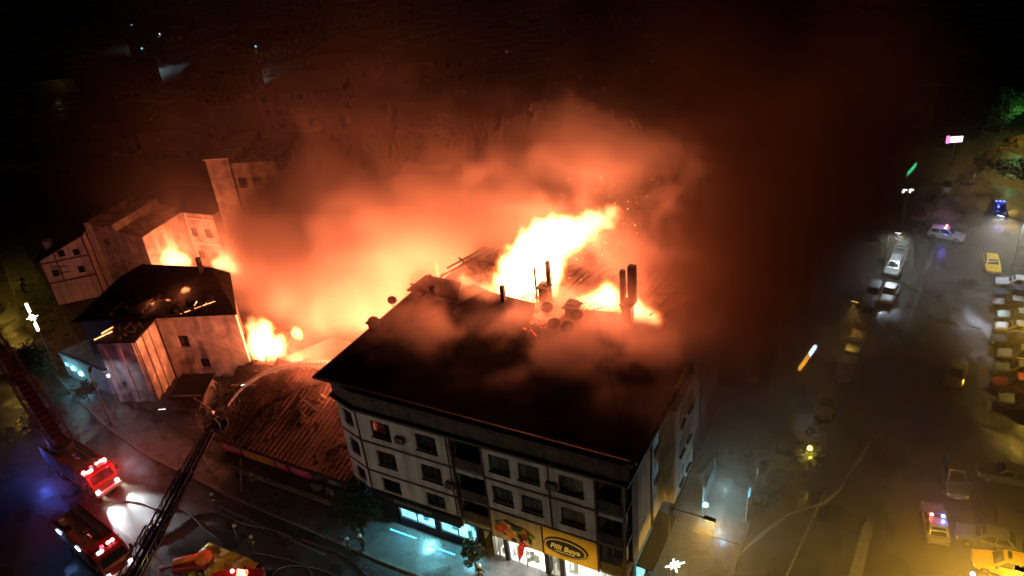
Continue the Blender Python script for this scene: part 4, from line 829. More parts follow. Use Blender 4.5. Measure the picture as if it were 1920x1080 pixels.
# aerial platform truck whose red beacons glow in the street
f1=fire_truck('aerial ladder truck with glowing red beacons and bright headlights',-31.6,-5.6,D(-7),9.,beam=6000,bea=12)
light('side_light',(-5.0,-2.2,2.6),420,(.08,.16,1),.2,f1)  # added light without a lamp body, for blue glow at the left edge
for y in (-.95,.95): light('beacon_light',(4.95,y,2.7),230,(1,.015,.04),.2,f1)
MB().dome((3.4,-1.0,2.88),.2,.2).build('beacon','e_redhot',f1); MB().dome((3.4,1.0,2.88),.2,.2).build('beacon','e_redhot',f1)
MB().tube((-2.0,0,2.66),(-2.0,0,3.4),.9,n=20).build('turntable','black',f1)
def boom(par,a,b,secs,mat):
    a=Vector(a); b=Vector(b); d=(b-a); L_=d.length; d.normalize(); sd=d.cross(Vector((0,0,1))).normalized(); up=sd.cross(d)
    for k,(t0,t1,w_,hh) in enumerate(secs):
        mb=MB(); p=a+d*L_*t0; q=a+d*L_*t1
        for s_ in (-1,1):
            mb.bar(p+sd*s_*w_/2,q+sd*s_*w_/2,.14,.16); mb.bar(p+sd*s_*w_/2+up*hh,q+sd*s_*w_/2+up*hh,.09,.09)
        o=mb.build('boom_section',mat,par); n=max(3,int((q-p).length/.7))
        for i in range(n+1):
            c=p+(q-p)*i/n; mb=MB()
            mb.bar(c-sd*w_/2,c+sd*w_/2,.06,.06)
            mb.build('rung',mat,o)
            for s_ in (-1,1):
                mb=MB(); mb.bar(c+sd*s_*w_/2,c+(q-p)/n*(1 if i<n else 0)+sd*s_*w_/2+up*hh,.05,.05) if i<n else mb.bar(c+sd*s_*w_/2,c+sd*s_*w_/2+up*hh,.05,.05); mb.build('brace',mat,o)
        MB().bar(p-up*.12,q-up*.12,w_*.55,.16).build('boom_beam',mat,o)
m1=(Matrix.Translation((-31.6,-5.6,0))@Matrix.Rotation(D(-7),4,'Z')).inverted(); boom(f1,(-2,0,3.5),m1@Vector((-47.2,-1.2,10.6)),[(0,.5,2.0,1.0),(.42,.85,1.7,.85),(.78,1.3,1.4,.7)],'boom_red')
# second aerial ladder, rising from below the frame to a basket over the tiled row
al=thing('aerial_ladder_truck','aerial ladder with purple lit boom and basket before the tiled row','fire truck',(-10.2,-19.5,0),D(105),'fire trucks on the front street')
MB().bx((-5,-1.2,.5),(3.8,1.2,1.3)).build('chassis','red',al); MB().bx((-5,-1.2,1.31),(2,1.2,2.4)).build('body','red',al); MB().bevbox((2.2,-1.2,1.31),(4.6,1.2,3.0),.2).build('cab','red',al); MB().tube((0,0,2.41),(0,0,3.2),.9,n=20).build('turntable','black',al)
for x_ in (3.4,-2,-3.3):
    for y_ in (-1.05,1.05): wheel(al,x_,y_,.5,.5,.32)
mi=Matrix.Translation((-10.2,-19.5,0))@Matrix.Rotation(D(105),4,'Z'); mi.invert()
boom(al,mi@Vector((-10.2,-19.5,3.2)),mi@Vector((-15.6,-1.9,7.6)),[(0,.5,1.35,.8),(.42,.78,1.05,.62),(.7,1.,.8,.5)],'boom')
bk=MB(Matrix.Translation(mi@Vector((-15.9,-.9,7.2)))); 
for s_ in (-1,1):
    bk.bx((-.6,s_*.8-.03,.0),(.6,s_*.8+.03,.08)); bk.bx((-.6,s_*.8-.03,1.0),(.6,s_*.8+.03,1.08)); bk.bx((s_*.6-.03,-.8,1.0),(s_*.6+.03,.8,1.08)); bk.bx((s_*.6-.03,-.8,0),(s_*.6+.03,.8,.5))
bk.bx((-.6,-.8,-.06),(.6,.8,0)).build('basket','boom',al)
for sx in (-1,1):
    for sy in (-1,1): q=mi@Vector((-15.9,-.9,7.2)); MB().bx((q.x+sx*.57-.03,q.y+sy*.77-.03,q.z),(q.x+sx*.57+.03,q.y+sy*.77+.03,q.z+1.05)).build('basket_post','boom',al)
light('work_lamp',mi@Vector((-9.0,-17.0,7.5)),22,(.55,.35,1),.3,al)
q=mi@Vector((-15.7,-.4,8.2)); MB().tube(q,mi@Vector((-15.4,.45,8.75)),.07,.05).build('water_nozzle','black',al)
f3=fire_truck('red fire engine cut by the bottom left corner',-30.6,-17.6,D(-14),8.0)
# water jet from the basket, an arc of spray
wj=thing('water_jet','arching water jet sprayed from the basket into the fire','water jet',(-15.4,.45,8.75))
P0=Vector((0,0,0)); P1=Vector((.3,5.0,3.0)); P2=Vector((3.4,12.2,-2.9)); random.seed(4)
def bez(t): return P0*(1-t)**2+P1*2*t*(1-t)+P2*t*t
wm=nmat('water_spray',(.45,.45,.45),.35,.05,2); b_=wm.node_tree.nodes['Principled BSDF']; b_.inputs['Alpha'].default_value=.8; M['spray']=wm
for nm_ in ('spray','drop'):
    if nm_=='drop': M['drop']=nmat('water_drop',(.8,.8,.8),.3,.05,2)
    t_=M[nm_].node_tree; tr_=t_.nodes.new('ShaderNodeBsdfTranslucent'); tr_.inputs[0].default_value=(.85,.85,.85,1); ad_=t_.nodes.new('ShaderNodeMixShader'); o_=[n for n in t_.nodes if n.type=='OUTPUT_MATERIAL'][0]; t_.links.new(t_.nodes['Principled BSDF'].outputs[0],ad_.inputs[1]); t_.links.new(tr_.outputs[0],ad_.inputs[2]); ad_.inputs[0].default_value=.5; t_.links.new(ad_.outputs[0],o_.inputs[0])
mb=MB()
for i in range(40): a,b=bez(i/40),bez((i+1)/40); r=.05+.2*(i/40)**1.3; mb.tube(a,b,r,.05+.2*((i+1)/40)**1.3,8)
mb.build('jet_core','spray',wj,True)
mb=MB()
for i in range(5200):
    t_=random.random()**.8; c=bez(t_); r=.08+.6*t_**1.5; c=c+Vector((random.gauss(0,r*.4),random.gauss(0,r*.4),random.gauss(-.25*t_,r*.45))); s_=random.uniform(.02,.05)
    mb.add([c+Vector((s_,0,0)),c+Vector((-s_*.5,s_,0)),c+Vector((-s_*.5,-s_,0)),c+Vector((0,0,s_*2))],[(0,1,2),(0,3,1),(1,3,2),(2,3,0)])
tag(mb.build('droplet','drop',wj),kind='stuff')
# covered car, tarp and red car at the bottom edge
yt=thing('yellow_tarpaulin','crumpled yellow sheet on the ground at the bottom edge','tarpaulin',(-10.6,-8.6,0)); mb=MB(); vs=[];fs=[]; random.seed(9); n=14
for i in range(n+1):
    for j in range(n+1): vs.append((-2.9+5.8*i/n+.12*random.random(),-1.7+3.4*j/n+.1*random.random(),.05+.1*random.random()+.12*math.sin(i*1.3)*math.sin(j*.9)**2))
for i in range(n):
    for j in range(n): a=i*(n+1)+j; fs.append((a,a+n+1,a+n+2,a+1))
mb.add(vs,fs); mb.build('sheet','yellow_sheet',yt,True).modifiers.new('t','SOLIDIFY').thickness=.02
light('flood_lamp',(0,-3.5,4.5),60,(1,.75,.2),.3,yt)
pk=thing('pickup_equipment','orange red pump trailer with rounded drum on the yellow sheet','pump trailer',(-12.3,-9.4,.2),D(35))
MB().bevbox((-1.5,-.75,.35),(1.3,.75,.9),.12).build('bed','red',pk); MB().dome((1.0,0,.9),.75,.55,16,5).build('drum','orange_plastic',pk,True); MB().tube((-1.4,0,1.0),(.6,0,1.15),.26,.3,14).build('tank','orange_plastic',pk,True); MB().bar((-1.5,0,.5),(-2.8,0,.45),.12,.12).build('tow_bar','red',pk)
for x_ in (-.7,.6):
    for y_ in (-.8,.8): wheel(pk,x_,y_,.15,.3,.2)
rc=car('car_red_car','hatch',-7.6,-9.3,D(40),'red car with glowing red lamp at the bottom edge',None,'red_car','car'); MB().dome((-.1,.3,1.5),.16,.18).build('beacon','e_redhot',rc); light('beacon_light',(.3,.3,2.2),35,(1,.02,.04),.1,rc)
# ---------------- street lamps ----------------
def lamppost(label,x,y,h,arms,lamp='e_sodium',energy=0,col=(1,.6,.12),name='street_lamp',group='street lamps',angle=150,typ='SPOT'):
    t=thing(name,label,'street lamp',(x,y,.0),0,group)
    MB().tube((0,0,0),(0,0,.5),.14,.12).build('base','pole',t); MB().tube((0,0,.5),(0,0,h),.09,.05).build('pole','pole',t)
    for (ax,ay,az) in arms:
        MB().bar((0,0,h-.05),(ax,ay,h+az),.06,.06).build('arm','pole',t)
        d=Vector((ax,ay,0)).normalized(); c=Vector((ax,ay,h+az))
        hd=MB(); hd.bar(c-d*.1+Vector((0,0,.03)),c+d*.75+Vector((0,0,.06)),.3,.12); hd=hd.build('lamp_head','black',t)
        MB().bar(c+d*.02-Vector((0,0,.05)),c+d*.68-Vector((0,0,.03)),.24,.03).build('lens',lamp,hd)
        if energy: light('lamp_light',c+d*.35-Vector((0,0,.25)),energy,col,.15,t,typ,(0,0,-1),angle,.5)
    return t
YS=(1,.6,.07); WS=(.75,.9,1)
lamppost('street lamp with dark arm at the corner of the block',23.3,4.6,7.6,[(2.6,-.2,.15)],'e_sodium',2000,YS,angle=152)
lamppost('white street lamp over the cars parked on the left kerb',33.2,58.5,5.6,[(.6,0,.2)],'e_white',1700,WS,angle=160)
lamppost('yellow street lamp shining down through smoke',30.3,42,5.2,[(.8,-.2,.1)],'e_sodium',1500,YS,angle=70)
lamppost('tall lamp with bright white heads beside the taxi rank',46.6,61.8,7.4,[(-1.9,.6,.15),(.5,-.2,.1)],'e_white',1900,(.8,.88,1),angle=165)
lamppost('yellow street lamp at the right edge over the taxi rank',51.2,44,7.5,[(-1.6,0,.2)],'e_sodium',4600,YS,angle=160)
lamppost('yellow street lamp near the bottom right cars',46.5,6,9,[(-1.8,0,.2)],'e_sodium',13000,YS,angle=160)
lamppost('yellow street lamp in front of the paint shop',18.5,-8.6,9.0,[(-.8,1.0,.2)],'e_sodium',3000,YS,angle=160)
lamppost('yellow street lamp at the far bend of the side road',50.4,92,8,[(-1.8,0,.2)],'e_sodium',5000,YS,angle=160)
lamppost('yellow street lamp at the far left street',-83,14,8,[(1.6,1.4,.2)],'e_sodium',900,YS,angle=160)
lamppost('yellow street lamp on the left street bend',-64,2,8,[(1.,1.4,.2)],'e_sodium',420,YS,angle=160)
lamppost('twin armed street lamp before the tiled row',-23.1,2.6,4.6,[(-2.6,-1.5,.6),(3.0,3.2,1.6)],'e_white',0)
lamppost('thin lamp post by the corner shop',-36.2,1.0,6.4,[(-.5,.4,.2)],'e_white',380,(.78,.76,1),angle=165)
for i_,(x_,e_) in enumerate([(-4,880),(13,560)]):  # globe lamps added out of view to brighten the apartment facade
    lp=lamppost(['globe street lamp south of the front street, nearer the tiled row','globe street lamp south of the front street, nearer the corner'][i_],x_,-21,6.5,[(0,.6,.2)],'e_white',0); MB().dome((0,.6,6.8),.28,.34,12,4).build('globe','e_star',lp); light('lamp_light',(0,.6,7.6),e_*1.15,(1,.84,.64),.3,lp)
lamppost('thin pole beside the neon strip',28.9,34.8,6,[(.3,0,.1)],'e_white',0)
for i,(x,y,h,e,lab) in enumerate([(-223,157,7,700,'leftmost tiny white lamp in the upper left dark'),(-197,147,7,500,'second tiny white lamp in the upper left dark'),(-180,126,6.5,1500,'white lamp above the pale yard'),(-139,132,7,400,'lone tiny white lamp near the top of the smoke'),(-20,128,6,300,'dim lamp seen through smoke above the flames'),(-58,133,6,60,'dim lamp at the top centre')]): lamppost(lab,x,y,h,[(.8,-.5,.1)],'e_winc' if i!=1 else 'e_white',e,(.6,.9,1) if i<4 else (1,.65,.1),group='far lamps')
# lamp heads seen from above glow: luminous globes on far lamps
for o in [o for o in bpy.data.objects if o.get('group')=='far lamps']: 
    h=[c for c in o.children if c.name.startswith('pole')][0]; MB().dome((.8,-.5,(7.1)),.35,.5,10,4).build('globe','e_winc' if o.location.x<-100 else 'e_winy',o)
# star decorations
def star_deco(label,x,y,h,rz):
    t=thing('star_decoration',label,'street decoration',(x,y,0),rz,'lit star decorations'); MB().tube((0,0,0),(0,0,h),.07,.05).build('pole','pole',t)
    MB().dome((0,-.12,h-.7),.13,.2,8,3).build('star_core','e_star',t)
    for k in range(8): a=k*math.pi/4+.2; r_=(.7,.42,.56,.36,.66,.46,.76,.42)[k]; MB().tube((.1*math.cos(a),-.12,h-.6+.1*math.sin(a)),(r_*math.cos(a),-.12,h-.6+r_*math.sin(a)),.09,.035,6).build('star_ray','e_star',t)
    return t
s1=star_deco('white star decoration with light bar on the left lamp post',-51.2,5.2,8.6,D(35)); MB().bar((0,-.1,6.2),(0,-.1,7.2),.22,.22).build('light_bar','e_star',s1); MB().bar((0,-.1,8.7),(0,-.1,9.8),.22,.22).build('light_bar','e_star',s1); light('deco_light',(.6,-1.2,8),30,(1,.95,.8),.3,s1)
s2=star_deco('white star decoration at the bottom beside the corner',24.6,1.6,6.2,D(30)); light('deco_light',(.4,-1,5.6),40,(1,.95,.8),.3,s2)
# neon strip, far signs
t=thing('neon_strip','upright neon strip, orange below and white blue above','sign',(28.6,30.6,4.6),D(80)); MB().bx((-2.3,-.05,0),(2.3,.05,.08)).build('rail','board',t); MB().bx((-2.2,-.12,-.05),(.4,.12,.28)).build('orange_tube','e_orange',t); MB().bx((.5,-.12,-.05),(2.2,.12,.28)).build('blue_tube','e_bluew',t); MB().tube((0,0,-4.5),(0,0,0),.06).build('post','pole',t); light('sign_light',(-1,-.6,.2),40,(1,.5,.1),.2,t)
for nm,lab,x,y,z,rz,w_,h,m_ in [('pink_sign','bright pink lit sign far up the side road',38.4,90.5,6.2,D(25),1.9,.9,'e_pinkw'),('green_sign','narrow green lit sign along the side road',33.8,75.5,6.2,D(78),4.2,.7,'e_green'),('small_white_sign','two small white lit letters under the green sign',33.6,71.2,5.6,D(20),1.8,.5,'e_white')]:
    t=thing(nm,lab,'sign',(x,y,z),rz)
    MB().bx((0,.0,-.05),(w_,.25,h+.05)).build('case','board',t)
    if nm!='small_white_sign': MB().bx((.08,-.05,.02),(w_-.08,-.002,h-.02)).build('lit_face',m_,t)
    else:
        for q in (0,.8): MB().bx((q+.1,-.05,.0),(q+.3,-.002,h)).build('letter',m_,t); MB().bx((q+.31,-.05,.32),(q+.6,-.002,h)).build('letter',m_,t)
    MB().bx((w_/2-.06,.08,-z),(w_/2+.06,.2,-.06)).build('post','pole',t)
    if nm=='pink_sign': light('sign_light',(w_/2,-.8,.6),90,(1,.3,.65),.3,t); MB().bx((-.4,-.06,-.1),(-.05,.2,h+.1)).build('pink_edge','e_pink',t)
    if nm=='green_sign': light('sign_light',(w_/2,-.8,.3),20,(.1,1,.5),.3,t)
# lit terrace on the side pavement
M['curtain_blue']=nmat('blue_grey_curtain',(.13,.17,.2),.8,.3,3)
te=thing('lit_terrace','blue white lit terrace entrance with curtains beside the block','terrace',(23.7,9.9,.14))
MB().bx((0,0,0),(3.6,6.2,.05)).build('deck','paving',te)
for x in (0,3.5):
    mb=MB(); 
    for i in range(16): mb.bx((x+.03*(i%2),2.6+i*.22,.05),(x+.06+.03*(i%2),2.6+i*.22+.2,1.9+.12*math.sin(i)))
    mb.build('curtain','curtain_blue',te)
for x,y in ((0,2.5),(3.5,2.5),(0,6.1),(3.5,6.1)): MB().bx((x,y-.08,.05),(x+.1,y,2.7)).build('post','frame_w',te)
MB().dome((.35,2.1,1.0),.24,.3).build('lamp','e_cyan2',te); MB().tube((.35,2.1,.05),(.35,2.1,1.0),.04).build('lamp_post','pole',te); light('terrace_light',(1.6,1.6,1.2),90,(.3,.75,1),.25,te); light('terrace_light',(1.8,2.6,2.9),330,(.35,.68,1),.4,te); MB().bx((3.3,4.0,.9),(3.42,4.5,1.9)).build('lit_sign','e_winc',te)
# pale hose / water track over the side road
ws_=thing('water_streak','pale streak of water meandering across the dark side road','water',(27.0,5.0,0)); pts=[(0,0),(-.1,1.2),(.1,2.3),(.9,5),(2.0,7.4),(3.2,9.7),(4.3,10.8),(5.6,12),(6.5,14),(6.9,16.1),(7.6,18.6),(8.1,21),(9.4,24)]; mb=MB(); vs=[];fs=[]; random.seed(14); fine=[]
for a,b in zip(pts[:-1],pts[1:]):
    for i in range(6): fine.append((a[0]+(b[0]-a[0])*i/6,a[1]+(b[1]-a[1])*i/6))
for i in range(len(fine)-1):
    d=Vector((fine[i+1][0]-fine[i][0],fine[i+1][1]-fine[i][1])).normalized(); n_=Vector((-d.y,d.x))*(.1+.05*math.sin(i*.33)); vs+=[(fine[i][0]+n_.x,fine[i][1]+n_.y,.012),(fine[i][0]-n_.x,fine[i][1]-n_.y,.012)]
for i in range(len(fine)-2): fs.append((2*i,2*i+1,2*i+3,2*i+2))
mb.add(vs,fs); M['foamwater']=nmat('foamy_water',(.24,.24,.24),.35,.3,3); mb.build('streak','foamwater',ws_)
# fire hoses on the front street
def hose(label,pts,r=.06,mat='hose',z=.07):
    c=bpy.data.curves.new('fire_hose','CURVE'); c.dimensions='3D'; c.bevel_depth=r; c.bevel_resolution=2; s_=c.splines.new('NURBS'); s_.points.add(len(pts)-1); s_.use_endpoint_u=True; s_.order_u=4
    for p,q in zip(s_.points,pts): p.co=(q[0],q[1],z,1)
    c.materials.append(M[mat]); return tag(realise(link('fire_hose',c)),label,'hose','fire hoses on the front street')
hose('fire hose looping in the middle of the front street',[(-9,-6.2),(-5,-5.2),(-2.5,-5.6),(-2,-7.2),(-4,-8),(-6.2,-7.4),(-5.5,-5.8),(-1,-4.8),(3,-6.2),(7,-7)])
hose('red fire hose along the pavement edge',[(-6,-3.4),(-2,-3.2),(0,-3.6),(3,-5),(6,-6.5)],.06,'hose_red')
hose('fire hose from the engine towards the tiled row',[(-19,-9.5),(-17,-7),(-18,-5),(-15,-3.6),(-12,-4.4),(-9,-3.3),(-7,-3.6)])
hose('fire hose lying across the road near the headlights',[(-27,-7.5),(-24,-5.4),(-21,-6.6),(-19,-4.2),(-16,-5.8),(-13,-6.2)])
# fallen barrier poles before the tiled row
for i,(a,b) in enumerate([((-19.4,-.6,.1),(-20.8,-.2,3.0)),((-15.2,-1.2,.15),(-14.9,-.4,3.6)),((-21.5,1.8,4.4),(-16.3,5.6,5.8))]):
    tag(MB().tube(a,b,.06,n=6).build('steel_pole','metal'),['leaning steel pole left of the ladder basket','leaning steel pole against the orange sign board','long pole lying against the tiled roof edge'][i],'pole')
# ---------------- trees ----------------
def tree(label,x,y,h,r,seed,leaf='foliage',n=2600,name='tree',group='street trees'):
    random.seed(seed); t=thing(name,label,'tree',(x,y,.1),0,group); mb=MB(); top=Vector((random.uniform(-.2,.2),random.uniform(-.2,.2),h*.55))
    mb.tube((0,0,0),top,.05*h**.7,.03*h**.7,8); tips=[]
    for i in range(9):
        a=i*2.4+random.random(); p=top*random.uniform(.6,1); q=p+Vector((math.cos(a)*r*.75,math.sin(a)*r*.75,h*random.uniform(.1,.35))); mb.tube(p,q,.02*h**.7,.008*h**.7,6); tips.append(q)
    mb.build('trunk','bark',t); mb=MB(); cl=tips+[Vector((random.gauss(0,r*.4),random.gauss(0,r*.4),h*random.uniform(.5,.95))) for _ in range(14)]
    for i in range(n):
        c=random.choice(cl); v=Vector((random.gauss(0,1),random.gauss(0,1),random.gauss(0,.8))); v=v.normalized()*(r*.38*random.random()**.4)
        p=c+v; s_=random.uniform(.1,.2)*(.6+h/10); u=Vector((random.gauss(0,1),random.gauss(0,1),random.gauss(0,1))).normalized(); w_=u.orthogonal().normalized()
        mb.add([p-u*s_,p+w_*s_*.5,p+u*s_,p-w_*s_*.5],[(0,1,2,3)])
    tag(mb.build('crown',leaf,t),kind='stuff'); return t
gt=tree('green lit tree at the upper right corner',46.4,114,7.5,3.8,1,'foliage2',3200); light('tree_spot',(2.8,-3.4,4.5),420,(.35,1,.3),.2,gt)
tree('big round dark tree at the right edge',49.2,85,7,4.2,2,n=3200); tree('dark tree left of the green lit tree',43.5,112,6.5,3.2,3)
tree('dark bushy tree on the left street bend',-51.0,2.0,4.8,2.6,4); tree('dark low bush beside the left boom',-41.5,-2.4,2.6,1.6,5,n=1200); tree('dark tree in front of the cyan lit shop',-1.4,-1.0,5.2,1.9,6,n=2200); tree('dark bush between the two lit shop fronts',9.2,-.2,2.6,.9,7,n=900)
tree('dark bush near the corner shop entrance',-42.5,2.9,2.2,1.2,8,n=900); yl=tree('small tree lit yellow by a lamp in the smoky road',30.6,20.4,3.0,1.2,9,n=1400); light('tree_lamp',(.2,-.6,2.0),160,(1,.75,.08),.1,yl); MB().dome((.1,-.3,2.6),.22,.3).build('lamp','e_sodium',yl)
tree('dark shrub by the terrace',28.3,14.6,2.2,1.0,10,n=900)
# ---------------- people ----------------
PB={}
def person_mesh(k):
    j={0:dict(lh=(.32,.12,.85),rh=(-.3,.18,.9),lf=(.14,.12,.04),rf=(-.14,-.1,.04)),1:dict(lh=(.3,.42,1.12),rh=(-.28,.4,1.1),lf=(.16,.2,.04),rf=(-.13,-.18,.04)),2:dict(lh=(.36,-.05,.8),rh=(-.36,-.02,.8),lf=(.12,.02,.04),rf=(-.12,0,.04))}[k]
    V=[(0,0,.95),(0,.01,1.2),(0,.01,1.42),(0,.02,1.52),(0,.04,1.62),(0,.04,1.73)]; E=[(0,1),(1,2),(2,3),(3,4),(4,5)]; Rr=[.16,.15,.17,.065,.105,.09]
    for s_,hn,fn in ((1,'lh','lf'),(-1,'rh','rf')):
        h=Vector(j[hn]); f=Vector(j[fn]); sh=Vector((s_*.2,0,1.4)); el=(sh+h)/2+Vector((s_*.08,-.08,-.04)); b=len(V); V+=[tuple(sh),tuple(el),tuple(h),tuple(h+Vector((0,.03,-.09)))]; Rr+=[.075,.058,.045,.04]; E+=[(2,b),(b,b+1),(b+1,b+2),(b+2,b+3)]
        hip=Vector((s_*.1,0,.9)); kn=(hip+f)/2+Vector((0,.06,.02)); b=len(V); V+=[tuple(hip),tuple(kn),(f.x,f.y,.1),(f.x,f.y+.16,.05)]; Rr+=[.1,.078,.06,.05]; E+=[(0,b),(b,b+1),(b+1,b+2),(b+2,b+3)]
    me=bpy.data.meshes.new('body'); me.from_pydata(V,E,[]); o=link('body',me); md_=o.modifiers.new('skin','SKIN')
    for v,r in zip(me.skin_vertices[0].data,Rr): v.radius=(r,r)
    me.skin_vertices[0].data[0].use_root=True; o.modifiers.new('sub','SUBSURF').levels=1; o.modifiers['sub'].render_levels=1
    dg=bpy.context.evaluated_depsgraph_get(); dg.update(); m2=bpy.data.meshes.new_from_object(o.evaluated_get(dg)); bpy.data.objects.remove(o); m2.materials.clear(); m2.materials.append(M['uniform']); m2.materials.append(M['skin']); m2.materials.append(M['hivis'])
    for p in m2.polygons:
        z=p.center.z; p.use_smooth=True; p.material_index=1 if 1.55<z else (2 if (1.08<z<1.14 and abs(p.center.x)<.2) else 0)
    return m2
def person(label,x,y,rz,k=0,z=0.):
    if k not in PB: PB[k]=person_mesh(k)
    t=thing('person',label,'person',(x,y,z),rz,'people on the front street'); b=link('body',PB[k],t); hm=MB().dome((0,.04,1.68),.145,.16,12,4).tube((0,.06,1.665),(0,.06,1.69),.185,n=14).build('helmet','helmet',t,True); 
person('firefighter in pale helmet standing left of the yellow sheet',-16,-3.6,.4,0); person('firefighter in pale helmet beneath the tiled row sign',-17.1,-.1,-.6,1,.13); person('firefighter in pale helmet right of the leaning pole',-14.3,-.3,.2,2,.13); person('person in helmet walking above the red car',-8.9,-5.9,1.2,1); person('person in dark clothes standing by the tree at the cyan shop',-1.2,-2.9,2.,0); person('person beside the tree, right of another by the cyan shop',-.3,-2.3,2.6,2,.13); person('firefighter standing in the ladder basket',-15.9,-.9,.1,1,7.2); person('firefighter holding the hose on the street loop',-11.2,-5.6,-.4,0); person('pedestrian in dark clothes on the far left street',-78,18.3,1,0); person('second pedestrian just right of another on the far left street',-76.2,17.2,2,2); person('person standing between the two fire engines',-18.2,-8.2,.9,2); person('person at the pavement before the white lit shop',10.2,-1.2,.3,0,.13)
# ---------------- flames and smoke ----------------
FIRE=(1,.215,.085)
def flame_mat(name,k,col=(1,.3,.06)):
    m=bpy.data.materials.new(name); m.use_nodes=True; n=m.node_tree.nodes; n.clear(); ln=m.node_tree.links
    o=n.new('ShaderNodeOutputMaterial'); v=n.new('ShaderNodeVolumePrincipled'); ln.new(v.outputs[0],o.inputs['Volume']); v.inputs['Density'].default_value=0.; v.inputs['Density Attribute'].default_value=''
    at=n.new('ShaderNodeAttribute'); at.attribute_name='density'
    e=n.new('ShaderNodeMath'); e.operation='MULTIPLY'; e.inputs[1].default_value=k; ln.new(at.outputs['Fac'],e.inputs[0]); ln.new(e.outputs[0],v.inputs['Emission Strength'])
    cr=n.new('ShaderNodeValToRGB'); el=cr.color_ramp.elements; el[0].position=.0; el[0].color=(1,.1,.015,1); el[1].position=.9; el[1].color=(1,.5,.2,1); x=el.new(.35); x.color=(*col,1)
    ln.new(at.outputs['Fac'],cr.inputs[0]); ln.new(cr.outputs[0],v.inputs['Emission Color']); m.cycles.volume_step_rate=2.; return m
FM=flame_mat('flame_hot',3.0); FM2=flame_mat('flame_soft',1.2)
def flame(label,blobs,mat=None,voxel=.2,nz=.35,namp=1.1,lo=.35,hi=.62,lights=(),lean=0.):
    mn=[min(c[i]-r[i]*1.9 for c,r,a in blobs) for i in range(3)]; mx=[max(c[i]+r[i]*1.9 for c,r,a in blobs) for i in range(3)]
    def fn(P,noise,blob,warpvec):
        wv=warpvec(nz*.8,1.0/nz*.9); n,_=noise(nz,5,(1,2,3),(1,1,.6),.6,0,wv); b=None
        for c,r,a in blobs: q=blob(c,r,a); b=q if b is None else b+q
        return (b.mn(1.2)+(n-.5)*namp).ss(lo,hi)*b.ss(.1,.3)
    o=fog('flame',tuple(mn),tuple(mx),voxel,fn,mat or FM); tag(o,label,'flame','flames of the fire')
    for l,e,r in lights: light('fire_light',l,e,FIRE,r,o)
    return o
flame('tall white hot flame leaping from the roof ridge',[((6.2,15,16.6),(1.9,1.6,1.9),1.1),((7.6,15,18.6),(1.9,1.5,2.0),1.1),((9.0,15.2,20.6),(2.0,1.5,2.0),1.05),((10.2,15.4,22.3),(1.8,1.3,1.4),1.),((12.2,15.4,22.6),(1.8,1.1,1.3),.95),((14.1,15.3,23.9),(1.3,.8,.9),.9),((9.7,15,18.2),(1.2,1.2,1.6),.8),((15.3,15.3,24.9),(.8,.5,.6),.75)],voxel=.15,nz=.8,namp=1.9,lo=.3,hi=.75,lights=[((7.5,15.8,18.5),9000,1.2),((11,16.5,21.5),7000,1.2)])
flame('low round flame at the right of the ridge, upper of two',[((14.9,14.6,17.4),(1.5,1.,1.1),1.0),((13.4,14.6,17.0),(1.3,.8,.5),.8),((15.2,14.6,18.6),(.7,.6,1.0),.7)],voxel=.13,nz=1.0,namp=1.4,lo=.12,hi=.95,lights=[((15,14.0,18.4),3600,.6)])
flame('low round flame at the right of the ridge, nearest the flue',[((17.3,14.4,16.8),(1.4,1.,1.1),1.1),((18.6,14.5,16.5),(1.0,.8,.7),.8),((17.0,14.4,18.0),(.7,.6,.9),.7)],voxel=.13,nz=1.0,namp=1.4,lo=.12,hi=.95,lights=[((17.5,13.8,18.0),3000,.6)])
flame('small flame left of the tall flame on the ridge',[((1.6,14.8,16.8),(.9,.6,.7),1.05),((3.3,14.8,16.3),(1.3,.7,.5),.9)],mat=FM2,voxel=.12,nz=1.2,namp=1.6,lo=.2,hi=.9,lights=[((1.6,14.6,17.6),1200,.4)])
flame('thin lick of flame above the wrecked dormer',[((-1.0,14.6,17.6),(.3,.3,.9),.9)],nz=.9)
flame('large white flame on the ground right of the burning house',[((-26.7,14.3,4.4),(.9,1.2,2.9),1.1),((-26.4,15.8,4.2),(.9,1.2,2.2),1.0),((-25.3,14.4,3.2),(1.4,1.1,1.4),1.1),((-24.0,14.4,4.0),(.9,.9,1.5),.95),((-22.7,14.4,5.2),(.9,.8,1.3),.85)],voxel=.13,nz=1.0,namp=2.0,lo=.25,hi=.95,lights=[((-24.5,16.2,5.5),4500,1.5),((-21.5,18.5,5),8000,2.5)])
flame('slim flame tip right of the large ground flame',[((-20.6,14.6,6.6),(.8,.7,1.1),.95)],nz=.7)
flame('bright fire behind the burning house roof',[((-55.5,26.5,3.9),(2.4,1.4,1.3),1.05),((-52.5,26.8,4.2),(2.2,1.3,1.1),.95),((-57.8,27,3.2),(1.8,1.3,1.3),1.),((-54.6,26.6,5.4),(.7,.7,1.4),.8),((-57.0,26.8,4.8),(.6,.6,1.2),.75)],mat=FM2,voxel=.18,nz=.8,namp=1.9,lo=.25,hi=.9,lights=[((-53.5,28.4,4.8),2800,1.2)])
flame('low fire at the foot of the back building',[((-48.5,29.5,2.9),(2.2,1.2,1.2),.9),((-45.6,29.8,2.6),(1.4,1.1,1.),.85)],mat=FM2,voxel=.25,nz=.6,lights=[((-46.5,29,4.5),5000,.8)])
flame('fierce fire hidden behind the left eave of the block',[((-7.5,17,3.5),(2.6,2.6,3.2),1.1),((-6.5,20,5.5),(2.6,2.6,3.6),1.),((-9.5,22,4),(2.6,2.4,3.),1.)],voxel=.3,nz=.35,lights=[((-7.2,13.2,9.4),20000,1.4),((-8,17,9),29000,2.6),((-14,20,5.5),14000,3.)])
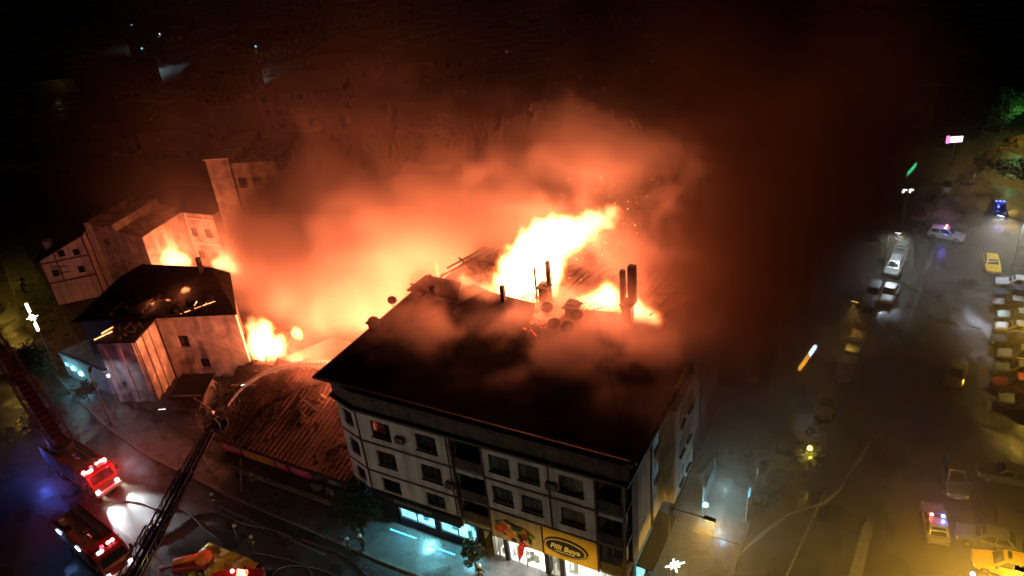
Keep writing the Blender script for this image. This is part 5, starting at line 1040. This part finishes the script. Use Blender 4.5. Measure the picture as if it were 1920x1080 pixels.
flame('ground fire deep in the orange smoke',[((-20,30,2.5),(3,2.4,2.4),1.0)],mat=FM2,voxel=.3,nz=.4,lights=[((-18,23,4),9000,3.),((-31,23.5,3.5),9000,3.),((-40,28,3.5),5000,2.5)])  # lights standing away from this flame are added to brighten the left smoke
flame('low flames behind the ridge of the tiled roof',[((-17.5,12.6,4.6),(1.6,.9,1.2),1.),((-14.8,12.8,4.8),(1.2,.8,1.4),.9)],mat=FM2,voxel=.15,nz=.9,namp=1.8,lo=.25,hi=.9,lights=[((-18,12.0,7.7),5200,.7)])
flame('small flame on the burning house roof',[((-35.3,13.9,9.3),(.7,.6,.7),1.)],voxel=.12,nz=.9,lights=[((-35.2,13.2,10.2),500,.3)])
flame('small low flames along the burning house eave',[((-37.2,11.2,9.0),(.9,.5,.35),.95),((-36.2,11.8,9.1),(.7,.5,.35),.9)],voxel=.12,nz=.9,lights=[((-37,10.4,9.6),200,.3)])
for i,(x,y,z) in enumerate([(-24.0,13.0,3.6),(-18.8,16.8,3.2),(-16.3,17.4,2.9),(-14.6,17.6,3.3),(-22.0,12.2,3.0)]): flame(['small flame on the front of the dark rubble heap','small flame between the heap and the tiled roof','small flame above the tiled roof ridge, left','small flame above the tiled roof ridge, right','tiny flame right of the dark rubble heap'][i],[((x,y,z),(.3,.3,.45),1.)],voxel=.1,nz=1.2)
def volmat(name,col,dens,absorb,rate,an=.1):
    m=bpy.data.materials.new(name); m.use_nodes=True; n=m.node_tree.nodes; n.clear()
    o=n.new('ShaderNodeOutputMaterial'); v=n.new('ShaderNodeVolumePrincipled'); m.node_tree.links.new(v.outputs[0],o.inputs['Volume'])
    v.inputs['Color'].default_value=(*col,1); v.inputs['Density'].default_value=dens; v.inputs['Absorption Color'].default_value=(*absorb,1); v.inputs['Anisotropy'].default_value=an
    m.cycles.volume_step_rate=rate; return m
SM=volmat('smoke',(.62,.52,.48),1.,(.1,.05,.03),8.)
def smoke_field(P,noise,blob,warpvec):
    wv=warpvec(.07,9.); n,_=noise(.085,8,(3,7,1),(.6,1,1.0),.58,0,wv)
    b=blob((-28,37,7),(18,12,15),1.,.7)+blob((-32,33,6),(9,8,10),.85,.5)+blob((-40,33,8),(6,4.5,9),.9,.3)+blob((-46,40,5),(7,6,7),.6)+blob((-58,31,7),(6,3,5),.35)+blob((-10,31,12),(13,10,15),1.,.6)+blob((6,30,22),(10,9,8),.7,.6)
    return (b.mn(1.0)+(n-.5)*2.7).ss(.3,.8)*b.ss(.05,.35)*.33+(b+blob((-18,38,22),(26,16,14),.8)+blob((-52,30,8),(16,10,10),1.1))*n.ss(.28,.68)*.024
sm=fog('smoke',(-78,12,0),(36,70,50),.75,smoke_field,SM); tag(sm,'thick orange lit smoke drifting over the burning block','smoke',kind='stuff')
SD=volmat('dark_smoke',(.15,.1,.075),1.,(.05,.03,.025),8.)
def dark_field(P,noise,blob,warpvec):
    wv=warpvec(.06,9.); n,_=noise(.075,6,(13,2,5),(1,1,1.2),.6,0,wv)
    b=blob((24,34,22),(12,19,15),.85,.25)+blob((14,46,28),(13,10,9),.8)+blob((22.5,16,17),(5,8,5),.8)+blob((25.5,19,12),(5,10,8),.6)+blob((37,29,5),(7,6,5),.8)+blob((22,56,14),(7,14,12),.4)
    return (b.mn(1.05)+(n-.5)*2.0).ss(.1,1.15)*b.ss(.0,.55)*.24
sd=fog('smoke',(2,-2,0),(52,84,50),1.0,dark_field,SD); tag(sd,'dark sooty smoke drifting right over the side road','smoke',kind='stuff')
HZ=volmat('street_haze',(.74,.62,.42),1.,(.2,.15,.1),6.)
def haze_field(P,noise,blob,warpvec):
    n,_=noise(.08,4,(2,2,5)); b=blob((42,44,3),(17,38,6),.045)+blob((31,20,5),(10,16,9),.085)+blob((44,20,3),(10,14,5),.04)+blob((26,13,6),(4,9,8),.08)+blob((38,64,3),(10,20,7),.05)
    return b*n.ss(.2,.8)
hz=fog('smoke',(18,-8,0),(64,112,22),1.5,haze_field,HZ); tag(hz,'thin smoky haze lying over the lamp lit side road','smoke',kind='stuff')
def haze2_field(P,noise,blob,warpvec):
    n,_=noise(.25,5,(4,2,5),(1,1,1),.6,0,warpvec(.2,3.)); b=blob((-27.5,-6.5,1.5),(5,4,2.2),.09)+blob((-30,-2,2),(14,7,4),.012)
    return b*n.ss(.35,.7)
h2=fog('smoke',(-55,-20,0),(-8,14,9),.6,haze2_field,HZ); tag(h2,'pale drifting smoke in the headlights of the ladder truck','smoke',kind='stuff')
def wisp_field(P,noise,blob,warpvec):
    wv=warpvec(.16,5.); n,_=noise(.2,6,(5,1,9),(1,1,1.6),.6,0,wv)
    b=blob((8,9.5,17.0),(13,4.5,1.4),.75)+blob((18,10,16.6),(7,5,2.4),.55)+blob((0,11,17),(5,4,1.6),.35)+blob((16.5,17,24),(5,3,4.5),.45)+blob((9,17.5,26),(8,3,2.5),.35)+blob((-11,9.5,8),(6,3.5,1.6),.14)+blob((-14,7.5,10),(1.6,4.5,1.4),.16)+blob((-20,13,5),(5,3,3),.1)
    return b*n.ss(.46,.68)
WM=volmat('smoke_wisp',(.68,.5,.46),1.,(.12,.06,.05),5.)
wp=fog('smoke',(-28,2,2),(30,24,32),.42,wisp_field,WM); tag(wp,'curling smoke rolling low over the dark roof','smoke',kind='stuff')

# sparks carried off the tall flame by the wind
random.seed(61); mb=MB()
for i in range(150):
    u=random.random()**1.4; c=Vector((9+9*u+random.gauss(0,1.6),15+random.gauss(0,1.2),20+7*u+random.gauss(0,1.8))); s_=random.uniform(.015,.04)
    d=Vector((.8,0,.5))*s_*random.uniform(1,3); mb.add([c+d,c+Vector((0,s_,0)),c+Vector((0,-s_,0)),c+Vector((0,0,s_))],[(0,1,2),(0,3,1),(1,3,2),(2,3,0)])
M['e_spark']=emat('spark',(1,.4,.1),12)
tag(mb.build('sparks','e_spark'),'glowing sparks blown right of the tall flame','sparks',kind='stuff')
